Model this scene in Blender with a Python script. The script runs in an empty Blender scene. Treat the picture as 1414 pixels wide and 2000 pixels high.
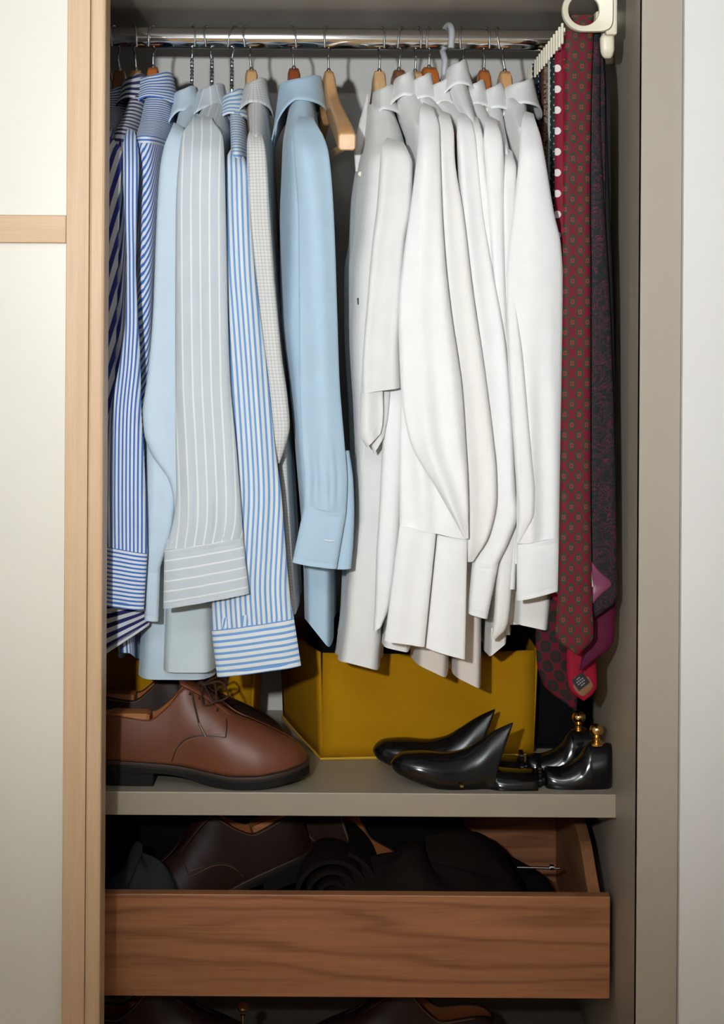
import bpy, bmesh, math, random
from mathutils import Vector

# ------------------------------------------------------------------ camera, world, lights, exposure
SC = bpy.context.scene
COL = SC.collection
W_PX, H_PX = 1414.0, 2000.0
F_PX = 3350.0            # focal length in pixels of the 1414 x 2000 frame
CX, CY = 707.0, 570.0    # where the level optical axis meets the frame (lens shifted down)
ROLL = 0.0062
CAM_Z = 1.45

cam_data = bpy.data.cameras.new('camera')
cam = bpy.data.objects.new('camera', cam_data)
COL.objects.link(cam)
cam_data.sensor_fit = 'VERTICAL'
cam_data.sensor_height = 36.0
cam_data.sensor_width = 36.0
cam_data.lens = F_PX / H_PX * 36.0
cam_data.shift_x = (W_PX / 2 - CX) / H_PX
cam_data.shift_y = (CY - H_PX / 2) / H_PX
cam_data.clip_start = 0.05
cam.location = (0, 0, CAM_Z)
cam.rotation_euler = (math.pi / 2, -ROLL, 0)
SC.camera = cam

world = bpy.data.worlds.new('world')
SC.world = world
world.use_nodes = True
world.node_tree.nodes['Background'].inputs[0].default_value = (0.9, 0.95, 1.0, 1)
world.node_tree.nodes['Background'].inputs[1].default_value = 0.05


def lamp(name, kind, loc, target, energy, color=(1, 1, 1), **kw):
    d = bpy.data.lights.new(name, kind)
    d.energy = energy
    d.color = color
    for k, v in kw.items():
        setattr(d, k, v)
    o = bpy.data.objects.new(name, d)
    COL.objects.link(o)
    o.location = loc
    o.rotation_euler = (Vector(target) - Vector(loc)).to_track_quat('-Z', 'Y').to_euler()
    return o


# the photographer's flash, left of and above the lens, zoomed on the upper half of the wardrobe
lamp('camera_flash', 'SPOT', (-0.29, 0.0, CAM_Z + 0.14), (0.02, 2.5, CAM_Z + 0.15), 156.0,
     (0.965, 0.99, 1.0), spot_size=math.radians(58), spot_blend=1.0, shadow_soft_size=0.03)
# an added lamp behind the camera, standing in for flash bounced off the ceiling
lamp('added_bounce_light', 'AREA', (-0.3, -0.5, 2.15), (-0.3, -0.4, 2.5), 41.0, (0.92, 0.97, 1.0), shape='DISK', size=0.35)

SC.view_settings.view_transform = 'Standard'
SC.view_settings.look = 'None'
SC.view_settings.exposure = 0.06
SC.view_settings.gamma = 1.0
SC.view_settings.use_curve_mapping = False


# ------------------------------------------------------------------ helpers: space
def P(px, py, d):
    """point of the place seen at pixel (px, py) at depth d metres from the camera"""
    u, v = px - CX, py - CY
    c, s = math.cos(ROLL), math.sin(ROLL)
    uu, vv = u * c + v * s, -u * s + v * c
    return Vector((uu * d / F_PX, d, CAM_Z - vv * d / F_PX))


def pchip(xs, ys, x):
    n = len(xs)
    if n == 1:
        return ys[0]
    h = [xs[i + 1] - xs[i] for i in range(n - 1)]
    dl = [(ys[i + 1] - ys[i]) / h[i] for i in range(n - 1)]
    m = [0.0] * n
    m[0], m[-1] = dl[0], dl[-1]
    for i in range(1, n - 1):
        if dl[i - 1] * dl[i] > 0:
            w1, w2 = 2 * h[i] + h[i - 1], h[i] + 2 * h[i - 1]
            m[i] = (w1 + w2) / (w1 / dl[i - 1] + w2 / dl[i])
    x = min(max(x, xs[0]), xs[-1])
    i = 0
    while i < n - 2 and x > xs[i + 1]:
        i += 1
    t = (x - xs[i]) / h[i]
    t2, t3 = t * t, t * t * t
    return ((2 * t3 - 3 * t2 + 1) * ys[i] + (t3 - 2 * t2 + t) * h[i] * m[i]
            + (-2 * t3 + 3 * t2) * ys[i + 1] + (t3 - t2) * h[i] * m[i + 1])


def resample(rows, n):
    xs = [0.0]
    for a, b in zip(rows, rows[1:]):
        xs.append(xs[-1] + max(1.0, (abs(b[1] - a[1]) + abs(b[3] - a[3])) / 2 + 0.2 * abs(b[0] - a[0])))
    out = []
    for i in range(n):
        x = xs[-1] * i / (n - 1)
        out.append([pchip(xs, [r[k] for r in rows], x) for k in range(len(rows[0]))])
    return out


def smooth(a, b, x):
    t = min(1.0, max(0.0, (x - a) / (b - a)))
    return t * t * (3 - 2 * t)


# ------------------------------------------------------------------ helpers: objects
def tag(o, label=None, cat=None, group=None, kind=None):
    if label: o['label'] = label
    if cat: o['category'] = cat
    if group: o['group'] = group
    if kind: o['kind'] = kind
    return o


def thing(name, loc, label, cat, group=None):
    o = bpy.data.objects.new(name, None)
    o.empty_display_size = 0.05
    COL.objects.link(o)
    o.location = loc
    return tag(o, label, cat, group)


def origin_of(o):
    p = Vector((0, 0, 0))
    while o is not None:
        p = p + o.location
        o = o.parent
    return p


def obj(name, verts, faces, mat, parent=None, uvs=None, smooth_shade=True, base=None):
    """one mesh object out of world-space vertices"""
    verts = [Vector(v) for v in verts]
    if parent is not None:
        org = origin_of(parent)
    elif base is not None:
        org = Vector(base)
    else:
        org = Vector((sum(v.x for v in verts) / len(verts), sum(v.y for v in verts) / len(verts), min(v.z for v in verts)))
    me = bpy.data.meshes.new(name)
    me.from_pydata([v - org for v in verts], [], faces)
    if uvs is not None:
        ul = me.uv_layers.new(name='UVMap')
        for poly in me.polygons:
            for li, vi in zip(poly.loop_indices, poly.vertices):
                ul.data[li].uv = uvs[vi]
    if smooth_shade:
        for p in me.polygons:
            p.use_smooth = True
    me.update()
    if smooth_shade:
        me.set_sharp_from_angle(angle=math.radians(52))
    if mat is not None:
        me.materials.append(mat)
    o = bpy.data.objects.new(name, me)
    COL.objects.link(o)
    if parent is not None:
        o.parent = parent
    else:
        o.location = org
    return o


def bevel(o, w, seg=2, angle=40):
    m = o.modifiers.new('bevel', 'BEVEL')
    m.width = w
    m.segments = seg
    m.limit_method = 'ANGLE'
    m.angle_limit = math.radians(angle)
    return o


def box_data(x0, x1, y0, y1, z0, z1):
    v = [(x0, y0, z0), (x1, y0, z0), (x1, y1, z0), (x0, y1, z0), (x0, y0, z1), (x1, y0, z1), (x1, y1, z1), (x0, y1, z1)]
    f = [(0, 3, 2, 1), (4, 5, 6, 7), (0, 1, 5, 4), (1, 2, 6, 5), (2, 3, 7, 6), (3, 0, 4, 7)]
    return v, f


def box(name, x0, x1, y0, y1, z0, z1, mat, parent=None, bev=0.0015):
    v, f = box_data(x0, x1, y0, y1, z0, z1)
    o = obj(name, v, f, mat, parent, smooth_shade=False)
    if bev:
        bevel(o, bev)
    return o


def bridge(rings, closed=True, cap0=True, cap1=True):
    n = len(rings[0])
    verts = [p for r in rings for p in r]
    faces = []
    for i in range(len(rings) - 1):
        for k in range(n if closed else n - 1):
            a, b = i * n + k, i * n + (k + 1) % n
            faces.append((a, b, b + n, a + n))
    if cap0: faces.append(tuple(range(n - 1, -1, -1)))
    if cap1: faces.append(tuple(range((len(rings) - 1) * n, len(rings) * n)))
    return verts, faces


def tube_data(pts, r, n=8, cap=True):
    pts = [Vector(p) for p in pts]
    rings = []
    up = None
    for i, p in enumerate(pts):
        t = (pts[min(i + 1, len(pts) - 1)] - pts[max(i - 1, 0)])
        if t.length < 1e-9: t = Vector((0, 0, 1))
        t.normalize()
        if up is None:
            up = Vector((1, 0, 0)) if abs(t.x) < 0.9 else Vector((0, 1, 0))
        a = (up - t * up.dot(t)).normalized()
        up = a
        b = t.cross(a)
        rr = r[i] if isinstance(r, (list, tuple)) else r
        rings.append([p + a * (rr * math.cos(2 * math.pi * k / n)) + b * (rr * math.sin(2 * math.pi * k / n)) for k in range(n)])
    return bridge(rings, True, cap, cap)


def tube(name, pts, r, mat, parent=None, n=8):
    v, f = tube_data(pts, r, n)
    return obj(name, v, f, mat, parent)


def curve_pts(ctrl, n):
    ctrl = [Vector(c) for c in ctrl]
    xs = [0.0]
    for a, b in zip(ctrl, ctrl[1:]):
        xs.append(xs[-1] + max(1e-6, (b - a).length))
    out = []
    for i in range(n):
        x = xs[-1] * i / (n - 1)
        out.append(Vector([pchip(xs, [c[k] for c in ctrl], x) for k in range(3)]))
    return out


def lathe(name, profile, centre, mat, parent=None, n=20):
    c = Vector(centre)
    rings = [[c + Vector((r * math.cos(2 * math.pi * k / n), r * math.sin(2 * math.pi * k / n), z)) for k in range(n)] for r, z in profile]
    v, f = bridge(rings)
    return obj(name, v, f, mat, parent)


# ------------------------------------------------------------------ helpers: materials
class E:
    """small arithmetic on shader sockets"""
    def __init__(self, nt, s): self.nt, self.s = nt, s
    def _m(self, op, b=None, c=None, rev=False):
        n = self.nt.nodes.new('ShaderNodeMath'); n.operation = op
        ins = [self, b, c]
        if rev: ins[0], ins[1] = ins[1], ins[0]
        for i, x in enumerate(ins):
            if x is None: continue
            if isinstance(x, E): self.nt.links.new(x.s, n.inputs[i])
            else: n.inputs[i].default_value = x
        return E(self.nt, n.outputs[0])
    def __add__(self, b): return self._m('ADD', b)
    def __sub__(self, b): return self._m('SUBTRACT', b)
    def __mul__(self, b): return self._m('MULTIPLY', b)
    def __truediv__(self, b): return self._m('DIVIDE', b)
    def abs(self): return self._m('ABSOLUTE')
    def fract(self): return self._m('FRACT')
    def floor(self): return self._m('FLOOR')
    def lt(self, b): return self._m('LESS_THAN', b)
    def gt(self, b): return self._m('GREATER_THAN', b)
    def pow(self, b): return self._m('POWER', b)
    def max(self, b): return self._m('MAXIMUM', b)
    def min(self, b): return self._m('MINIMUM', b)
    def sin(self): return self._m('SINE')
    def sqrt(self): return self._m('SQRT')


def mix(nt, fac, a, b):
    n = nt.nodes.new('ShaderNodeMix'); n.data_type = 'RGBA'
    def put(sock, x):
        if isinstance(x, E): nt.links.new(x.s, sock)
        elif isinstance(x, bpy.types.NodeSocket): nt.links.new(x, sock)
        elif isinstance(x, (int, float)): sock.default_value = x
        else: sock.default_value = (x[0], x[1], x[2], 1)
    put(n.inputs[0], fac); put(n.inputs[6], a); put(n.inputs[7], b)
    return n.outputs[2]


def base_mat(name, rough=0.6, metallic=0.0, spec=0.5):
    m = bpy.data.materials.new(name)
    m.use_nodes = True
    nt = m.node_tree
    b = nt.nodes['Principled BSDF']
    b.inputs['Roughness'].default_value = rough
    b.inputs['Metallic'].default_value = metallic
    b.inputs['Specular IOR Level'].default_value = spec
    return m, nt, b


def coords(nt, kind='UV', scale=(1, 1, 1), loc=(0, 0, 0)):
    tc = nt.nodes.new('ShaderNodeTexCoord')
    mp = nt.nodes.new('ShaderNodeMapping')
    mp.inputs['Scale'].default_value = scale
    mp.inputs['Location'].default_value = loc
    nt.links.new(tc.outputs[kind], mp.inputs[0])
    return mp.outputs[0]


def noise(nt, vec, scale, detail=3, rough=0.5, dist=0.0):
    n = nt.nodes.new('ShaderNodeTexNoise')
    n.inputs['Scale'].default_value = scale
    n.inputs['Detail'].default_value = detail
    n.inputs['Roughness'].default_value = rough
    n.inputs['Distortion'].default_value = dist
    nt.links.new(vec, n.inputs['Vector'])
    return E(nt, n.outputs['Fac'])


def xy(nt, vec):
    s = nt.nodes.new('ShaderNodeSeparateXYZ')
    nt.links.new(vec, s.inputs[0])
    return E(nt, s.outputs[0]), E(nt, s.outputs[1]), E(nt, s.outputs[2])


def bump(nt, b, h, strength=0.3, dist=0.002):
    n = nt.nodes.new('ShaderNodeBump')
    n.inputs['Strength'].default_value = strength
    n.inputs['Distance'].default_value = dist
    nt.links.new(h.s if isinstance(h, E) else h, n.inputs['Height'])
    nt.links.new(n.outputs[0], b.inputs['Normal'])


def ramp(nt, fac, stops):
    n = nt.nodes.new('ShaderNodeValToRGB')
    cr = n.color_ramp
    while len(cr.elements) < len(stops):
        cr.elements.new(0.5)
    for e, (p, c) in zip(cr.elements, stops):
        e.position = p; e.color = (c[0], c[1], c[2], 1)
    nt.links.new(fac.s, n.inputs[0])
    return n.outputs[0]


def plain(name, col, rough=0.6, metallic=0.0, spec=0.5, var=0.06, nscale=8.0, bmp=0.0, bscale=200.0, coat=0.0):
    m, nt, b = base_mat(name, rough, metallic, spec)
    oc = coords(nt, 'Object')
    n = noise(nt, oc, nscale, 4)
    nt.links.new(mix(nt, n, [c * (1 - var) for c in col], [min(1, c * (1 + var)) for c in col]), b.inputs['Base Color'])
    if bmp:
        bump(nt, b, noise(nt, oc, bscale, 3), bmp, 0.001)
    if coat:
        b.inputs['Coat Weight'].default_value = coat
        b.inputs['Coat Roughness'].default_value = 0.08
    return m


def fabric(name, col, stripe=None, check=None, rough=0.85, wrinkle=0.40, weave=900.0, slub=0.05, sheen=0.15):
    """cotton cloth. stripe = (colour, period, duty, angle in degrees), woven along the cloth's own UV in metres"""
    m, nt, b = base_mat(name, rough, 0, 0.25)
    uv = coords(nt, 'UV')
    u, v, _ = xy(nt, uv)
    oc = coords(nt, 'Object')
    n = noise(nt, oc, 30, 3)
    c = mix(nt, n, [x * (1 - slub) for x in col], [min(1, x * (1 + slub)) for x in col])
    for st in (stripe if isinstance(stripe, list) else [stripe] if stripe else []):
        sc, per, duty, ang = st
        a = math.radians(ang)
        t = ((u * math.cos(a) + v * math.sin(a)) / per).fract()
        soft = ((t - 0.5).abs() - (0.5 - duty / 2)) * (1.0 / 0.05) + 0.5
        soft = soft.max(0.0).min(1.0)
        c = mix(nt, soft, c, sc)
    if check:
        sc, per, duty = check
        a = (u / per).fract().lt(duty)
        d = (v / per).fract().lt(duty)
        c = mix(nt, (a + d) * 0.5, c, sc)
    nt.links.new(c, b.inputs['Base Color'])
    b.inputs['Sheen Weight'].default_value = sheen
    b.inputs['Sheen Roughness'].default_value = 0.5
    w = noise(nt, coords(nt, 'Object', (1, 1, 0.45)), 22, 3, 0.55, 0.4) * wrinkle
    fine = noise(nt, oc, weave, 2) * 0.06
    bump(nt, b, w + fine, 0.6, 0.006)
    return m


def wood(name, light, dark, grain='X', scale=1.0, rough=0.45, wave=0.35, seed=0.0):
    m, nt, b = base_mat(name, rough, 0, 0.4)
    st = {'X': (1.3, 26, 26), 'Y': (26, 1.3, 26), 'Z': (26, 26, 1.3)}[grain]
    st = tuple(s * scale for s in st)
    v1 = coords(nt, 'Object', st, (seed, seed * 1.7, seed * 0.6))
    v2 = coords(nt, 'Object', tuple(s * 5 if s > 2 * scale else s * 3 for s in st), (seed, 1, 2))
    big = noise(nt, v1, 1.0, 4, 0.55, wave)
    fine = noise(nt, v2, 1.6, 3, 0.6)
    fac = (big * 0.75 + fine * 0.4 - 0.08)
    mid = [(a + c) / 2 for a, c in zip(light, dark)]
    nt.links.new(ramp(nt, fac, [(0.3, dark), (0.46, mid), (0.62, light)]), b.inputs['Base Color'])
    bump(nt, b, fine, 0.12, 0.0006)
    return m


def veneer(name, light, dark):
    m, nt, b = base_mat(name, 0.42, 0, 0.35)
    x, y, z = xy(nt, coords(nt, 'Object'))
    warp = noise(nt, coords(nt, 'Object', (1.2, 1, 12)), 1.0, 3, 0.5, 0.3)
    tone = noise(nt, coords(nt, 'Object', (3, 1, 60)), 1.0, 4, 0.6)
    streak = noise(nt, coords(nt, 'Object', (9, 1, 420)), 1.0, 3, 0.6)
    t = z * 190.0 + x * 5.0 + warp * 30.0
    line = (t.sin() * 0.5 + 0.5).pow(5.0)
    mid = [(a + c) / 2 for a, c in zip(light, dark)]
    base = ramp(nt, tone * 0.6 + streak * 0.45, [(0.36, mid), (0.52, light), (0.66, [min(1, c * 1.12) for c in light])])
    fine = (streak - 0.46).max(0.0) * 1.6
    nt.links.new(mix(nt, (line * 0.46 + fine).min(0.85), base, dark), b.inputs['Base Color'])
    bump(nt, b, streak, 0.15, 0.0006)
    return m


def srgb(r, g, b):
    f = lambda c: (c / 255 / 12.92) if c / 255 <= 0.04045 else ((c / 255 + 0.055) / 1.055) ** 2.4
    return (f(r), f(g), f(b))


M = {}
M['taupe'] = plain('taupe_laminate', (0.385, 0.345, 0.285), 0.42, spec=0.4, var=0.03)
M['taupe_back'] = plain('pale_taupe_back_panel', (0.60, 0.59, 0.555), 0.5, spec=0.3, var=0.03)
M['taupe_shelf'] = plain('taupe_shelf_laminate', (0.345, 0.30, 0.23), 0.36, spec=0.4, var=0.03)
M['wall'] = plain('white_wall_paint', (0.72, 0.72, 0.71), 0.75, var=0.02, bmp=0.25, bscale=60)
M['ceiling'] = plain('white_ceiling_paint', (0.85, 0.85, 0.84), 0.85, var=0.02)
M['floor'] = wood('oak_floor', (0.66, 0.40, 0.16), (0.52, 0.29, 0.10), 'Y', 0.4)
M['oak_v'] = wood('pale_oak_upright', (0.63, 0.44, 0.272), (0.55, 0.365, 0.215), 'Z', 3.0, 0.42, 0.15)
M['oak_h'] = wood('pale_oak_level', (0.63, 0.44, 0.272), (0.55, 0.365, 0.215), 'X', 3.0, 0.42, 0.15)
M['walnut'] = veneer('walnut_veneer', (0.40, 0.170, 0.076), (0.15, 0.052, 0.024))
M['walnut_y'] = wood('walnut_veneer_side', (0.35, 0.155, 0.072), (0.20, 0.078, 0.036), 'Y', 1.6, 0.45, 0.5, 5.0)
M['glass_cream'] = plain('cream_back_painted_glass', (0.75, 0.735, 0.665), 0.3, spec=0.5, var=0.015)
M['chrome'] = plain('chrome', (0.80, 0.80, 0.80), 0.07, 1.0, var=0.02)
M['steel'] = plain('steel_wire', (0.62, 0.62, 0.62), 0.22, 1.0, var=0.05)
M['brass'] = plain('polished_brass', (0.80, 0.52, 0.20), 0.16, 1.0, var=0.05)
M['cream_plastic'] = plain('cream_plastic', (0.74, 0.70, 0.55), 0.4, var=0.02)
M['grey_plastic'] = plain('grey_plastic', (0.45, 0.46, 0.49), 0.3, var=0.02)
M['black_plastic'] = plain('gloss_black_plastic', (0.004, 0.004, 0.0045), 0.14, spec=0.45, var=0.1)
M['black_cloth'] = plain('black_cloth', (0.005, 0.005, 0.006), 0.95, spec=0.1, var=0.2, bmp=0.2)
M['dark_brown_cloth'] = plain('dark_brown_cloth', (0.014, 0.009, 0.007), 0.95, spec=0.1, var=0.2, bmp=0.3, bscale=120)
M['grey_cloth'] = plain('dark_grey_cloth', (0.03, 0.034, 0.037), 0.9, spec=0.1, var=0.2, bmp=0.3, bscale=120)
M['yellow'] = plain('mustard_fabric', (0.42, 0.205, 0.004), 0.9, spec=0.08, var=0.10, nscale=14, bmp=0.3, bscale=700)
M['yellow_trim'] = plain('mustard_piping', (0.62, 0.36, 0.02), 0.8, var=0.05)
M['leather'] = plain('brown_leather', (0.145, 0.045, 0.019), 0.42, spec=0.35, var=0.35, nscale=6, bmp=0.08, bscale=350)
M['leather_dark'] = plain('dark_brown_leather', (0.026, 0.011, 0.007), 0.5, spec=0.22, var=0.2, nscale=7, bmp=0.08, bscale=350)
M['lining'] = plain('tan_leather_lining', (0.38, 0.125, 0.035), 0.55, var=0.2, nscale=18)
M['sole'] = plain('black_rubber_sole', (0.008, 0.007, 0.006), 0.6, spec=0.2, var=0.2)
M['welt'] = plain('dark_welt_leather', (0.03, 0.016, 0.010), 0.5, var=0.2)
M['lace'] = plain('brown_lace', (0.04, 0.016, 0.009), 0.8, var=0.2)
M['aglet'] = plain('lace_tip', (0.16, 0.10, 0.07), 0.4, var=0.1)
M['stitch'] = plain('pale_stitching', (0.26, 0.12, 0.055), 0.8, var=0.1)
M['cedar'] = wood('cedar_wood', (0.52, 0.21, 0.08), (0.34, 0.12, 0.04), 'X', 2.0, 0.5)
for k, l, d, r in (('hang_pale', (0.62, 0.40, 0.20), (0.48, 0.28, 0.12), 0.35), ('hang_oak', (0.55, 0.30, 0.12), (0.40, 0.20, 0.07), 0.35),
                   ('hang_orange', (0.46, 0.15, 0.035), (0.34, 0.09, 0.02), 0.25), ('hang_red', (0.30, 0.075, 0.025), (0.20, 0.045, 0.015), 0.25),
                   ('hang_brown', (0.24, 0.10, 0.05), (0.15, 0.06, 0.03), 0.3), ('hang_beech', (0.66, 0.38, 0.17), (0.55, 0.29, 0.12), 0.3)):
    M[k] = wood(k + '_wood', l, d, 'Y', 2.0, r)
M['button'] = plain('pearl_button', (0.72, 0.70, 0.62), 0.25, var=0.03)
M['thread'] = plain('white_thread', (0.72, 0.74, 0.76), 0.9, var=0.03)
M['dark_slit'] = plain('dark_slit', (0.05, 0.05, 0.05), 0.9, var=0.05)

WHITE = (0.87, 0.875, 0.87)
M['white'] = fabric('white_cotton', WHITE)
M['white_warm'] = fabric('ivory_cotton', (0.85, 0.845, 0.82))
M['linen'] = fabric('off_white_linen', (0.77, 0.775, 0.76), wrinkle=0.45, slub=0.07)
M['cream_cloth'] = fabric('cream_cotton', (0.74, 0.68, 0.62))
NAVY = srgb(48, 56, 138)
MID = srgb(62, 112, 190)
SKY = srgb(112, 160, 214)
M['bold'] = fabric('bold_navy_stripe', (0.66, 0.70, 0.70), (NAVY, 0.0125, 0.48, 14))
M['bold_cross'] = fabric('bold_navy_stripe_crosswise', (0.62, 0.64, 0.66), (srgb(38, 40, 96), 0.0115, 0.5, 90))
M['fine'] = fabric('fine_blue_stripe', (0.70, 0.74, 0.79), (MID, 0.0052, 0.46, 0))
M['fine_diag'] = fabric('fine_blue_stripe_slanting', (0.70, 0.74, 0.79), (MID, 0.0058, 0.46, 28))
M['fine_cross'] = fabric('fine_blue_stripe_crosswise', (0.70, 0.74, 0.79), (MID, 0.0056, 0.44, 90))
M['thin'] = fabric('thin_slate_stripe', (0.60, 0.64, 0.68), (srgb(70, 90, 140), 0.005, 0.5, 90))
M['blue_solid'] = fabric('pale_blue_poplin', (0.56, 0.685, 0.785))
M['ghost'] = fabric('grey_blue_white_stripe', (0.53, 0.595, 0.645), ((0.76, 0.79, 0.79), 0.0125, 0.17, 0))
M['ghost_cross'] = fabric('grey_blue_white_stripe_crosswise', (0.53, 0.595, 0.645), ((0.76, 0.79, 0.79), 0.0135, 0.16, 90))
M['ghost_plain'] = fabric('grey_blue_plain', (0.60, 0.70, 0.74))
M['candy'] = fabric('sky_blue_candy_stripe', (0.72, 0.755, 0.76), (SKY, 0.0068, 0.42, 0))
M['candy_cross'] = fabric('sky_blue_candy_stripe_crosswise', (0.72, 0.755, 0.76), (SKY, 0.0082, 0.42, 90))
M['graph'] = fabric('grey_graph_check', (0.68, 0.675, 0.66), check=((0.40, 0.41, 0.41), 0.0046, 0.22))
M['oxford'] = fabric('light_blue_oxford', (0.43, 0.595, 0.73), weave=600)
M['slate'] = fabric('slate_blue_cotton', (0.36, 0.44, 0.52))


def tie_mat(name, kind):
    m, nt, b = base_mat(name, 0.6, 0, 0.15)
    uv = coords(nt, 'UV')
    u, v, _ = xy(nt, uv)
    def lattice(pu, pv, ou, ov):
        du = ((u + ou) / pu).fract() - 0.5
        dv = ((v + ov) / pv).fract() - 0.5
        return (du * pu).abs(), (dv * pv).abs()
    if kind == 'medallion':
        c = mix(nt, noise(nt, coords(nt, 'Object'), 40), (0.125, 0.007, 0.018), (0.15, 0.009, 0.022))
        for ou, ov in ((0, 0), (0.00975, 0.0135)):
            du, dv = lattice(0.0195, 0.027, ou, ov)
            d = ((du / 0.0060).pow(1.35) + (dv / 0.0086).pow(1.35))
            c = mix(nt, d.lt(1.0), c, (0.030, 0.042, 0.022))
            e = (du / 0.0024).max(dv / 0.0030)
            c = mix(nt, e.lt(1.0), c, (0.22, 0.030, 0.022))
            c = mix(nt, e.lt(0.45), c, (0.10, 0.02, 0.05))
    elif kind == 'polka':
        du, dv = lattice(0.026, 0.029, 0.019, 0.0)
        d = (du * du + dv * dv).sqrt()
        c = mix(nt, d.lt(0.0052), (0.19, 0.006, 0.024), (0.76, 0.68, 0.70))
    elif kind == 'green_dots':
        c = (0.006, 0.020, 0.017)
        for ou, ov, r in ((0, 0, 0.0022), (0.006, 0.0055, 0.0011)):
            du, dv = lattice(0.012, 0.011, ou, ov)
            c = mix(nt, (du * du + dv * dv).sqrt().lt(r), c, (0.22, 0.27, 0.24))
    elif kind == 'navy_dots':
        c = (0.008, 0.010, 0.022)
        du, dv = lattice(0.012, 0.008, 0, 0)
        c = mix(nt, (du * du + dv * dv).sqrt().lt(0.0022), c, (0.55, 0.58, 0.62))
    elif kind == 'paisley_beige':
        n = noise(nt, uv, 120, 2, 0.5, 2.5)
        c = ramp(nt, n, [(0.40, (0.020, 0.014, 0.010)), (0.5, (0.30, 0.22, 0.15)), (0.56, (0.05, 0.02, 0.016)), (0.7, (0.22, 0.18, 0.12))])
    elif kind == 'paisley_dark':
        n = noise(nt, uv, 48, 2, 0.5, 3.0)
        c = ramp(nt, n, [(0.38, (0.010, 0.013, 0.016)), (0.50, (0.014, 0.018, 0.020)), (0.525, (0.15, 0.012, 0.035)), (0.55, (0.012, 0.014, 0.017)), (0.66, (0.016, 0.020, 0.020)), (0.68, (0.10, 0.012, 0.03)), (0.72, (0.010, 0.012, 0.014))])
    elif kind == 'magenta':
        n = noise(nt, uv, 130, 2, 0.5, 2.0)
        c = ramp(nt, n, [(0.42, (0.20, 0.006, 0.045)), (0.52, (0.17, 0.006, 0.04)), (0.56, (0.02, 0.035, 0.03)), (0.66, (0.05, 0.02, 0.06)), (0.71, (0.45, 0.22, 0.03))])
    elif kind == 'purple_rib':
        t = ((u + v) / 0.0032).fract().lt(0.5) * ((u - v) / 0.0032).fract().lt(0.5)
        c = mix(nt, t, (0.055, 0.004, 0.020), (0.16, 0.010, 0.055))
    elif kind == 'red_rib':
        t = (v / 0.0022).fract().lt(0.5)
        c = mix(nt, t, (0.22, 0.004, 0.018), (0.32, 0.008, 0.03))
    elif kind == 'dark_floral':
        c = mix(nt, noise(nt, uv, 60), (0.085, 0.004, 0.012), (0.11, 0.006, 0.016))
        for ou, ov in ((0, 0), (0.013, 0.014)):
            du, dv = lattice(0.026, 0.028, ou, ov)
            d = (du / 0.0075).pow(2.4) + (dv / 0.0085).pow(2.4)
            c = mix(nt, d.lt(1.0), c, (0.012, 0.016, 0.012))
            c = mix(nt, d.lt(0.12), c, (0.05, 0.006, 0.01))
    elif kind == 'silver':
        c = mix(nt, noise(nt, uv, 500, 2), (0.22, 0.22, 0.21), (0.62, 0.62, 0.58))
    elif kind == 'brown':
        c = mix(nt, noise(nt, uv, 200, 2), (0.05, 0.015, 0.012), (0.10, 0.03, 0.02))
    elif kind == 'navy':
        n = noise(nt, uv, 110, 2, 0.5, 1.0)
        c = ramp(nt, n, [(0.5, (0.008, 0.010, 0.013)), (0.6, (0.012, 0.013, 0.015)), (0.63, (0.02, 0.04, 0.14)), (0.7, (0.01, 0.012, 0.02))])
    else:
        c = mix(nt, noise(nt, uv, 300, 2), (0.008, 0.008, 0.009), (0.014, 0.014, 0.015))
    nt.links.new(c, b.inputs['Base Color']) if isinstance(c, bpy.types.NodeSocket) else None
    bump(nt, b, noise(nt, coords(nt, 'Object'), 800, 2), 0.15, 0.0005)
    return m


# ------------------------------------------------------------------ cloth builders
def folds_fn(seed, amp, n=3, lo=0.028, hi=0.07):
    rnd = random.Random(seed)
    ws = [(rnd.uniform(lo, hi), rnd.uniform(0, 6.28), rnd.uniform(-5, 5), rnd.uniform(0.5, 1.0)) for _ in range(n)]
    tot = sum(w[3] for w in ws)
    def f(u, v):
        return amp * sum(a * math.sin(2 * math.pi * u / l + p + dr * v + 0.8 * math.sin(v * 7 + p)) for l, p, dr, a in ws) / tot
    return f


def norm_rows(rows):
    out = []
    for r in rows:
        if len(r) == 4:
            y, xl, xr, d = r
            out.append([xl, y, xr, y, d])
        else:
            yl, xl, yr, xr, d = r
            out.append([xl, yl, xr, yr, d])
    return out


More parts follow.
